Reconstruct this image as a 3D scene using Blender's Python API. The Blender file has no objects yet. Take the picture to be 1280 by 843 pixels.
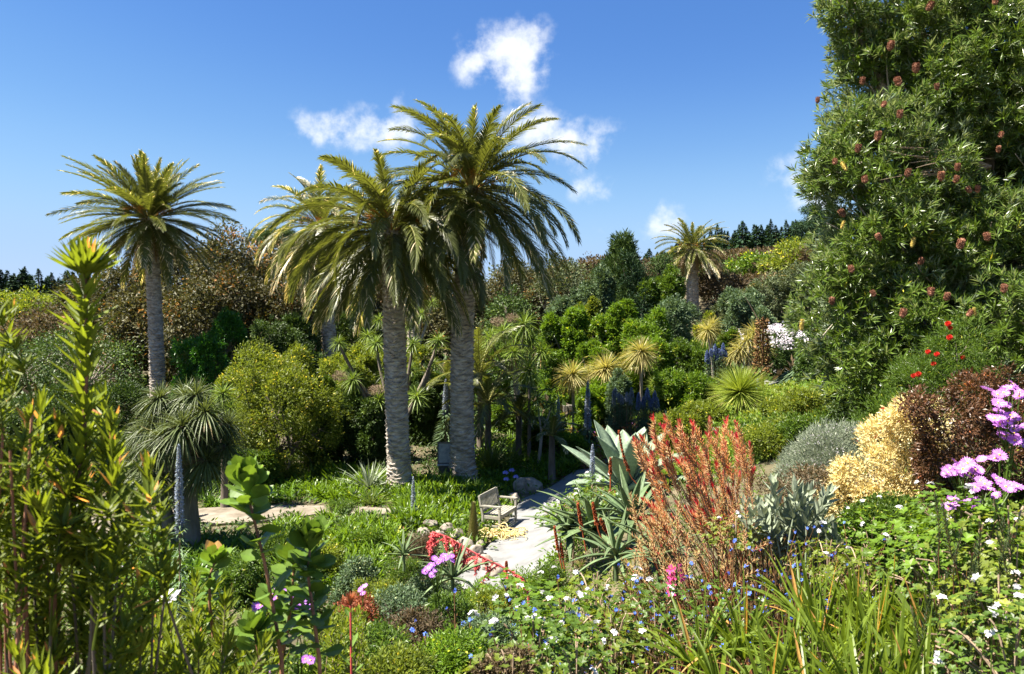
import bpy, math, random
import numpy as np
from mathutils import Vector, Matrix
R = math.radians
rng = np.random.default_rng(7)
random.seed(7)
sc = bpy.context.scene
col = sc.collection

# ------------------------------------------------------------------ camera
F = 950.0; PITCH = R(1.25); CAMZ = 6.0
cam_d = bpy.data.cameras.new('camera'); cam = bpy.data.objects.new('camera', cam_d); col.objects.link(cam)
cam.location = (0, 0, CAMZ); cam.rotation_euler = (R(90) - PITCH, 0, 0)
cam_d.sensor_width = 36; cam_d.lens = 36 * F / 1280; cam_d.clip_end = 5000; cam_d.clip_start = 0.05
cam_d.dof.use_dof = True; cam_d.dof.focus_distance = 11; cam_d.dof.aperture_fstop = 5.6
sc.camera = cam

# ------------------------------------------------------------------ sun, sky, exposure
SUN_EL = R(60); SH = (0.98, 0.2)              # shadows fall to the right and a little away
sun_d = bpy.data.lights.new('sun', 'SUN'); sun = bpy.data.objects.new('sun', sun_d); col.objects.link(sun)
sun_d.energy = 5; sun_d.angle = R(0.5); sun_d.color = (1, .93, .81)
n_ = math.hypot(*SH); ldir = Vector((SH[0] / n_ * math.cos(SUN_EL), SH[1] / n_ * math.cos(SUN_EL), -math.sin(SUN_EL)))
sun.rotation_euler = ldir.to_track_quat('-Z', 'Y').to_euler(); sun.location = (-20, -10, 40)
w = bpy.data.worlds.new('World'); sc.world = w; w.use_nodes = True
nt = w.node_tree; nt.nodes.clear()
def nd(t, k, **kw):
    n = t.nodes.new(k)
    for a, b in kw.items(): setattr(n, a, b)
    return n
out = nd(nt, 'ShaderNodeOutputWorld'); bg = nd(nt, 'ShaderNodeBackground'); bg.inputs[1].default_value = .0595
sky = nd(nt, 'ShaderNodeTexSky', sky_type='NISHITA', sun_disc=False)
sky.sun_elevation = SUN_EL; sky.sun_rotation = math.atan2(-SH[0], -SH[1]); sky.altitude = 0
sky.air_density = 1.0; sky.dust_density = 0; sky.ozone_density = 2.6
# the photograph's polarised, evenly blue sky: a colour grade of the Sky Texture itself
sc1 = nd(nt, 'ShaderNodeVectorMath', operation='SCALE'); sc1.inputs['Scale'].default_value = 1 / 10; nt.links.new(sky.outputs[0], sc1.inputs[0])
cv = nd(nt, 'ShaderNodeRGBCurve'); nt.links.new(sc1.outputs[0], cv.inputs['Color'])
for ch, pts in ((0, ((0, 0), (.6, .36), (1.33, .44), (2.0, .85), (2.6, 1.3), (3.5, 1.75), (4.5, 1.95), (7, 2.3), (10, 2.5))), (1, ((0, 0), (1.1, .9), (2.26, 1.15), (3.3, 1.85), (4.1, 2.4), (5, 2.75), (6.1, 2.85), (8, 3.0), (10, 3.1))), (2, ((0, 0), (2.2, 2.2), (3.98, 2.95), (5.2, 3.6), (6.6, 4.15), (7.5, 4.2), (10, 4.3)))):
    c_ = cv.mapping.curves[ch]; c_.points[0].location = (0, 0); c_.points[1].location = (pts[-1][0] / 10, pts[-1][1] / 10)
    for x_, y_ in pts[1:-1]: c_.points.new(x_ / 10, y_ / 10)
cv.mapping.update()
tn = nd(nt, 'ShaderNodeVectorMath', operation='SCALE'); tn.inputs['Scale'].default_value = 10; nt.links.new(cv.outputs[0], tn.inputs[0])
tc = nd(nt, 'ShaderNodeTexCoord')
def M(op, a, b=None, c=None):
    n = nd(nt, 'ShaderNodeMath', operation=op)
    for i, v in enumerate((a, b, c)):
        if v is None: continue
        if isinstance(v, (int, float)): n.inputs[i].default_value = v
        else: nt.links.new(v, n.inputs[i])
    return n.outputs[0]
sep = nd(nt, 'ShaderNodeSeparateXYZ'); nt.links.new(tc.outputs['Generated'], sep.inputs[0])
az = M('ARCTAN2', sep.outputs[0], sep.outputs[1]); el = M('ARCSINE', sep.outputs[2])
noi = nd(nt, 'ShaderNodeTexNoise'); noi.inputs['Scale'].default_value = 20; noi.inputs['Detail'].default_value = 7; noi.inputs['Roughness'].default_value = .58
nt.links.new(tc.outputs['Generated'], noi.inputs['Vector'])
noi2 = nd(nt, 'ShaderNodeTexNoise'); noi2.inputs['Scale'].default_value = 5; noi2.inputs['Detail'].default_value = 4
nt.links.new(tc.outputs['Generated'], noi2.inputs['Vector'])
CL = [(648, 66, 30, 22, 1.3), (634, 90, 28, 18, .9), (655, 82, 22, 18, .8), (612, 110, 26, 12, .45), (596, 70, 16, 16, .8), (600, 86, 22, 14, .4), (398, 163, 22, 18, .8), (425, 164, 26, 16, .75), (470, 158, 22, 16, .75), (500, 156, 26, 22, .8), (640, 146, 30, 16, .5), (675, 160, 36, 15, .6), (712, 175, 40, 18, .75), (748, 186, 26, 13, .6), (738, 236, 26, 14, .6),
      (975, 208, 30, 14, .45), (1005, 212, 26, 16, .4), (1028, 238, 22, 14, .65), (828, 272, 22, 14, .6), (805, 286, 40, 12, .45), (575, 190, 50, 18, .3), (1005, 262, 40, 12, .3), (110, 215, 60, 10, .1), (420, 105, 16, 10, .2), (690, 205, 40, 10, .2)]
tot = None
for px, py, rx, ry, amt in CL:
    a0 = math.atan((px - 640) / F); e0 = math.atan((400 - py) / F * math.cos(a0))
    dx = M('DIVIDE', M('SUBTRACT', az, a0), rx / F * 1.0 * math.cos(a0)**2); dy = M('DIVIDE', M('SUBTRACT', el, e0), ry / F)
    d2 = M('ADD', M('MULTIPLY', dx, dx), M('MULTIPLY', dy, dy))
    g = M('MULTIPLY', M('EXPONENT', M('MULTIPLY', d2, -.55)), amt)
    tot = g if tot is None else M('ADD', tot, g)
tot = M('MULTIPLY', M('SUBTRACT', 1, M('EXPONENT', M('MULTIPLY', tot, -1.0))), 1.25)
nz = M('MULTIPLY', M('SUBTRACT', noi.outputs[0], .5), 4.2)
cm = nd(nt, 'ShaderNodeMapRange', interpolation_type='SMOOTHSTEP')
nt.links.new(M('ADD', tot, M('MULTIPLY', nz, M('POWER', M('MINIMUM', tot, 1), .4))), cm.inputs[0])
for i, v in zip((1, 2, 3, 4), (.3, 1.45, 0, .88)): cm.inputs[i].default_value = v
mx = nd(nt, 'ShaderNodeMix', data_type='RGBA')
nt.links.new(cm.outputs[0], mx.inputs[0]); nt.links.new(tn.outputs[0], mx.inputs[6])
mx.inputs[7].default_value = (4.6, 4.75, 4.95, 1)
nt.links.new(mx.outputs[2], bg.inputs[0]); nt.links.new(bg.outputs[0], out.inputs[0])
sc.view_settings.view_transform = 'Standard'; sc.view_settings.look = 'None'; sc.view_settings.gamma = 1
sc.view_settings.use_curve_mapping = False; sc.view_settings.exposure = 2.05
sc.cycles.max_bounces = 9; sc.cycles.diffuse_bounces = 6; sc.cycles.glossy_bounces = 2; sc.cycles.transmission_bounces = 6
sc.cycles.use_denoising = True; sc.cycles.sample_clamp_indirect = 6

# ------------------------------------------------------------------ projection and terrain
def at(px, py, Y):
    u = (px - 640) / F; v = (421.5 - py) / F
    cp, sp = math.cos(PITCH), math.sin(PITCH)
    d = np.array([u, cp + v * sp, -sp + v * cp]); d = d / d[1] * Y
    return np.array([d[0], d[1], CAMZ + d[2]])
A = [(0, -2, 4.3), (0, 0, 4.2), (-3, 1, 4.0), (3, 1, 4.4), (0, 3, 3.5), (0, 5, 2.8), (0, 9, 1.7), (0, 13, .75), (0, 15.5, .35), (0, 17.5, .3), (0, 20, .3), (1, 24, .3), (2.2, 27, .3), (-2, 20, .35), (-3.5, 26, .45),
     (-1.8, 27.5, .5), (-6, 22, .25), (-9, 22, .25), (-8, 19, .3), (-5, 14, .4), (-6, 9, 1.5), (-4, 5, 2.8), (-3, 17, .3), (-12, 12, 1.2), (-14, 37, .9), (-22, 20, 1), (-10, 28, .5), (-5, 34, .7), (0, 34, .7),
     (2.36, 16, 2.0), (2, 9.5, 2.5), (1.2, 13, 1.75), (1.9, 18, 1.1), (2.3, 21, .8), (3.0, 24, .9), (4.2, 27, 1.4), (3, 4, 3.9), (4.8, 10, 3.5), (4.8, 8, 3.9), (2.5, 6, 3.2), (7.2, 24, 2.9), (8.5, 15, 4.1), (12, 12, 5.5),
     (10, 20, 4.2), (14, 30, 4), (16, 45, 3.0), (12, 36, 2.6), (5, 33, 1.6), (2.6, 34, .8), (6, 28, 2.0), (18, 75, 6.0), (3, 46, 1.2), (8, 56, 1.8), (-2, 60, 1.8), (-20, 50, 1.6), (-34, 55, 2), (-55, 90, 5),
     (25, 55, 5), (28, 75, 9), (30, 95, 13), (8, 90, 6), (-20, 90, 5), (0, 120, 8), (-80, 200, 12), (-20, 200, 10), (20, 200, 13), (50, 200, 17), (72, 220, 22), (100, 200, 27), (60, 120, 18), (40, 60, 10), (60, 30, 14), (-60, 20, 3), (120, 60, 25), (-120, 60, 6),
     (0, 260, 12), (120, 260, 25), (-120, 260, 12)]
A = np.array(A, float)
def _k(r): return np.where(r > 1e-9, r * r * np.log(np.maximum(r, 1e-9)), 0)
_n = len(A); S_ = 10.0
_D = np.hypot(A[:, None, 0] - A[None, :, 0], A[:, None, 1] - A[None, :, 1]) / S_
_K = np.zeros((_n + 3, _n + 3)); _K[:_n, :_n] = _k(_D) + np.eye(_n) * .002
_K[:_n, _n] = 1; _K[:_n, _n + 1:] = A[:, :2] / S_; _K[_n:, :_n] = _K[:_n, _n:].T
_W = np.linalg.solve(_K, np.r_[A[:, 2], 0, 0, 0])
def H(x, y):
    x = np.atleast_1d(np.asarray(x, float)); y = np.atleast_1d(np.asarray(y, float))
    cx = np.clip(x, -130, 130); cy = np.clip(y, -6, 260)
    r = np.hypot(cx[:, None] - A[None, :, 0], cy[:, None] - A[None, :, 1]) / S_
    z = _k(r) @ _W[:_n] + _W[_n] + _W[_n + 1] * cx / S_ + _W[_n + 2] * cy / S_
    d = np.hypot(x - cx, y - cy); return z * np.exp(-d / 400)
def hz(x, y): return float(H(x, y)[0])
def gp(px, py):
    Y = np.geomspace(2, 180, 500); pts = np.array([at(px, py, t) for t in Y])
    h = H(pts[:, 0], pts[:, 1]); k = np.argmax(pts[:, 2] < h)
    return np.array([pts[k, 0], pts[k, 1], h[k]])
def gx(px, Y):
    p = at(px, 400, Y); return np.array([p[0], Y, hz(p[0], Y)])

# ------------------------------------------------------------------ mesh tools
def unit(v): return v / np.maximum(np.linalg.norm(v, axis=-1, keepdims=True), 1e-9)
def rdir(n, r=None): return unit((r or rng).normal(size=(n, 3)))
class MB:
    def __init__(s): s.v = []; s.f = []; s.t = []; s.m = []; s.n = 0
    def add(s, v, f, t, mat=0):
        v = np.asarray(v, np.float32).reshape(-1, 3); f = np.asarray(f, np.int64)
        s.v.append(v); s.f.append(f + s.n); s.m.append(np.full(len(f), mat, np.int32))
        s.t.append(np.broadcast_to(np.asarray(t, np.float32), (len(v),)) if np.ndim(t) <= 1 else t.ravel()); s.n += len(v)
    def mesh(s, name, mats, smooth=False):
        me = bpy.data.meshes.new(name); v = np.concatenate(s.v); me.vertices.add(len(v)); me.vertices.foreach_set('co', v.ravel())
        idx = np.concatenate([f.ravel() for f in s.f]).astype(np.int32)
        tot = np.concatenate([np.full(len(f), f.shape[1], np.int32) for f in s.f])
        me.loops.add(len(idx)); me.loops.foreach_set('vertex_index', idx)
        me.polygons.add(len(tot)); me.polygons.foreach_set('loop_start', np.r_[0, np.cumsum(tot)[:-1]].astype(np.int32))
        me.polygons.foreach_set('loop_total', tot)
        me.polygons.foreach_set('material_index', np.concatenate(s.m)); me.polygons.foreach_set('use_smooth', np.full(len(tot), smooth))
        a = me.attributes.new('tint', 'FLOAT', 'POINT'); a.data.foreach_set('value', np.concatenate(s.t).astype(np.float32))
        for m in (mats if isinstance(mats, (list, tuple)) else [mats]): me.materials.append(m)
        me.update(calc_edges=True); return me
PROF = {'lance': lambda t: np.sin(np.pi * np.clip(t, 0, 1)**.75) * .98 + .02,
        'sword': lambda t: (1 - t**2.2) * (.55 + .45 * np.minimum(1, t * 3)) + .02,
        'strap': lambda t: (1 - t**5) * .96 + .04,
        'paddle': lambda t: .1 + .9 * np.sin(np.pi * np.clip(t, 0, 1)**1.7)**.8,
        'agave': lambda t: np.interp(t, [0, .12, .3, .55, .75, .9, 1], [.75, .6, .68, 1, .85, .42, .02])}
def leaves(mb, P, D, L, W, t, U=None, bend=0., droop=0., segs=1, fold=.15, prof='lance', tip=0., mat=0):
    P = np.atleast_2d(P).astype(float); n = len(P); D = unit(np.broadcast_to(D, (n, 3)).astype(float))
    L = np.broadcast_to(np.asarray(L, float), (n,))[:, None]; W = np.broadcast_to(np.asarray(W, float), (n,))[:, None]
    t = np.broadcast_to(np.asarray(t, float), (n,)); bend = np.broadcast_to(np.asarray(bend, float), (n,))[:, None]; droop = np.broadcast_to(np.asarray(droop, float), (n,))[:, None]
    if U is None: U = rdir(n)
    U = np.broadcast_to(U, (n, 3)); S = unit(np.cross(D, U)); N = np.cross(S, D)
    Z = np.array([0, 0, 1.])
    if segs == 1:
        c = P + D * L * .45 + N * fold * W; v = np.stack([P, c + S * W / 2, P + D * L + N * bend * L - Z * droop * L, c - S * W / 2], 1)
        b = np.arange(n)[:, None] * 4
        mb.add(v.reshape(-1, 3), np.concatenate([b + [0, 1, 2], b + [0, 2, 3]]), np.repeat(t, 4), mat); return
    ts = np.linspace(0, 1, segs + 1); w = PROF[prof](ts); V = []; T = []
    for k, (q, ww) in enumerate(zip(ts, w)):
        c = P + D * L * q + N * bend * L * q * q - Z * droop * L * q * q
        V += [c + S * W / 2 * ww + N * fold * W * ww, c, c - S * W / 2 * ww + N * fold * W * ww]; T += [t + tip * q**2] * 3
    v = np.stack(V, 1); m = 3 * (segs + 1); b = np.arange(n)[:, None] * m; f = []
    for k in range(segs):
        a = 3 * k; f += [b + [a, a + 3, a + 4, a + 1], b + [a + 1, a + 4, a + 5, a + 2]]
    mb.add(v.reshape(-1, 3), np.concatenate(f), np.clip(np.stack(T, 1), 0, 1).ravel(), mat)
def tube(mb, pts, rad, sides=8, t=.5, mat=0, cap=True):
    pts = np.asarray(pts, float); n = len(pts); rad = np.broadcast_to(np.asarray(rad, float), (n,))
    T = unit(np.gradient(pts, axis=0)); ref = np.array([1, 0, 0.]) if abs(T[0, 0]) < .8 else np.array([0, 1, 0.])
    a = np.linspace(0, 2 * np.pi, sides, endpoint=False); V = []
    for k in range(n):
        s = unit(np.cross(T[k], ref)); u = np.cross(s, T[k]); ref = np.cross(T[k], s) * -1 if False else ref
        V.append(pts[k] + rad[k] * (np.cos(a)[:, None] * s + np.sin(a)[:, None] * u))
    v = np.concatenate(V); i = np.arange(sides); j = (i + 1) % sides; f = []
    for k in range(n - 1): f.append(np.stack([k * sides + i, k * sides + j, (k + 1) * sides + j, (k + 1) * sides + i], 1))
    mb.add(v, np.concatenate(f), np.repeat(np.broadcast_to(np.asarray(t, float), (n,)), sides), mat)
    if cap: mb.add(np.r_[V[-1], [pts[-1]]], np.stack([i, j, np.full(sides, sides)], 1), np.full(sides + 1, t if np.ndim(t) == 0 else t[-1]), mat)
def bez(p0, p1, p2, n=8):
    q = np.linspace(0, 1, n)[:, None]; return (1 - q)**2 * np.asarray(p0, float) + 2 * q * (1 - q) * np.asarray(p1, float) + q * q * np.asarray(p2, float)
def boxm(mb, c, s, rot=None, t=.5, bev=.006, mat=0):
    # a box with chamfered long edges
    s = np.asarray(s, float) / 2; b = min(bev, s.min() * .4)
    v = []; 
    for sz in (-1, 1):
        for (x, y) in ((-s[0] + b, -s[1]), (s[0] - b, -s[1]), (s[0], -s[1] + b), (s[0], s[1] - b), (s[0] - b, s[1]), (-s[0] + b, s[1]), (-s[0], s[1] - b), (-s[0], -s[1] + b)):
            v.append((x, y, sz * s[2]))
    v = np.array(v)
    if rot is not None: v = v @ np.array(rot).T
    v = v + np.asarray(c, float); i = np.arange(8); j = (i + 1) % 8
    mb.add(v, np.stack([i, j, j + 8, i + 8], 1), t, mat)
    mb.add(v, np.array([[7, 6, 5, 4, 3, 2, 1, 0], [8, 9, 10, 11, 12, 13, 14, 15]]), t, mat)

# ------------------------------------------------------------------ materials
def leafmat(name, cols, rough=.5, trans=.22, spec=.35, back=None, var=.12, tcol=None):
    m = bpy.data.materials.new(name); m.use_nodes = True; t = m.node_tree; t.nodes.clear()
    o = nd(t, 'ShaderNodeOutputMaterial'); a = nd(t, 'ShaderNodeAttribute', attribute_name='tint'); r = nd(t, 'ShaderNodeValToRGB')
    els = r.color_ramp.elements
    for i, c in enumerate(cols):
        p = i / max(1, len(cols) - 1); e = els[0] if i == 0 else (els[1] if i == len(cols) - 1 else els.new(p))
        e.position = p
    for i, c in enumerate(cols): els[i].color = (*c, 1)
    t.links.new(a.outputs['Fac'], r.inputs[0]); c = r.outputs[0]
    oi = nd(t, 'ShaderNodeObjectInfo'); hs = nd(t, 'ShaderNodeHueSaturation'); mr = nd(t, 'ShaderNodeMapRange')
    mr.inputs[3].default_value = 1 - var; mr.inputs[4].default_value = 1 + var; t.links.new(oi.outputs['Random'], mr.inputs[0]); t.links.new(mr.outputs[0], hs.inputs['Value'])
    tcn = nd(t, 'ShaderNodeTexCoord'); nn = nd(t, 'ShaderNodeTexNoise'); nn.inputs['Scale'].default_value = 22; nn.inputs['Detail'].default_value = 3; t.links.new(tcn.outputs['Object'], nn.inputs['Vector'])
    mn = nd(t, 'ShaderNodeMapRange'); mn.inputs[1].default_value = .3; mn.inputs[2].default_value = .7; mn.inputs[3].default_value = .75; mn.inputs[4].default_value = 1.25; t.links.new(nn.outputs[0], mn.inputs[0])
    mv = nd(t, 'ShaderNodeMath', operation='MULTIPLY'); t.links.new(mr.outputs[0], mv.inputs[0]); t.links.new(mn.outputs[0], mv.inputs[1]); t.links.new(mv.outputs[0], hs.inputs['Value'])
    t.links.new(c, hs.inputs['Color']); c = hs.outputs[0]
    if back:
        g = nd(t, 'ShaderNodeNewGeometry'); mm = nd(t, 'ShaderNodeMix', data_type='RGBA'); t.links.new(g.outputs['Backfacing'], mm.inputs[0])
        t.links.new(c, mm.inputs[6]); mm.inputs[7].default_value = (*back, 1); c = mm.outputs[2]
    b = nd(t, 'ShaderNodeBsdfPrincipled'); b.inputs['Roughness'].default_value = rough; b.inputs['Specular IOR Level'].default_value = spec * .75
    t.links.new(c, b.inputs['Base Color'])
    if trans:
        tr = nd(t, 'ShaderNodeBsdfTranslucent'); h2 = nd(t, 'ShaderNodeMix', data_type='RGBA', blend_type='MULTIPLY'); h2.inputs[0].default_value = 1
        t.links.new(c, h2.inputs[6]); h2.inputs[7].default_value = (*(tcol or (1.7, 1.6, .7)), 1); t.links.new(h2.outputs[2], tr.inputs[0])
        ms = nd(t, 'ShaderNodeMixShader'); ms.inputs[0].default_value = min(.42, trans * 1.25)
        t.links.new(b.outputs[0], ms.inputs[1]); t.links.new(tr.outputs[0], ms.inputs[2]); t.links.new(ms.outputs[0], o.inputs[0])
    else: t.links.new(b.outputs[0], o.inputs[0])
    return m
def surf(name, cols, scale=5, rough=.85, bump=.3, bscale=None, stretch=(1, 1, 1), spec=.2, det=8, dist=.02):
    m = bpy.data.materials.new(name); m.use_nodes = True; t = m.node_tree; b = t.nodes['Principled BSDF']
    tc_ = nd(t, 'ShaderNodeTexCoord'); mp = nd(t, 'ShaderNodeMapping'); mp.inputs['Scale'].default_value = stretch; t.links.new(tc_.outputs['Object'], mp.inputs[0])
    n = nd(t, 'ShaderNodeTexNoise'); n.inputs['Scale'].default_value = scale; n.inputs['Detail'].default_value = det; n.inputs['Roughness'].default_value = .62; t.links.new(mp.outputs[0], n.inputs['Vector'])
    r = nd(t, 'ShaderNodeValToRGB'); els = r.color_ramp.elements
    ps = np.linspace(.3, .7, len(cols))
    for i in range(len(cols) - 2): els.new(ps[i + 1])
    for i, c in enumerate(cols): els[i].position = ps[i]; els[i].color = (*c, 1)
    t.links.new(n.outputs[0], r.inputs[0]); t.links.new(r.outputs[0], b.inputs['Base Color'])
    b.inputs['Roughness'].default_value = rough; b.inputs['Specular IOR Level'].default_value = spec
    n2 = nd(t, 'ShaderNodeTexNoise'); n2.inputs['Scale'].default_value = bscale or scale * 4; n2.inputs['Detail'].default_value = 8; t.links.new(mp.outputs[0], n2.inputs['Vector'])
    bp = nd(t, 'ShaderNodeBump'); bp.inputs['Strength'].default_value = bump; bp.inputs['Distance'].default_value = dist; t.links.new(n2.outputs[0], bp.inputs['Height']); t.links.new(bp.outputs[0], b.inputs['Normal'])
    return m
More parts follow.
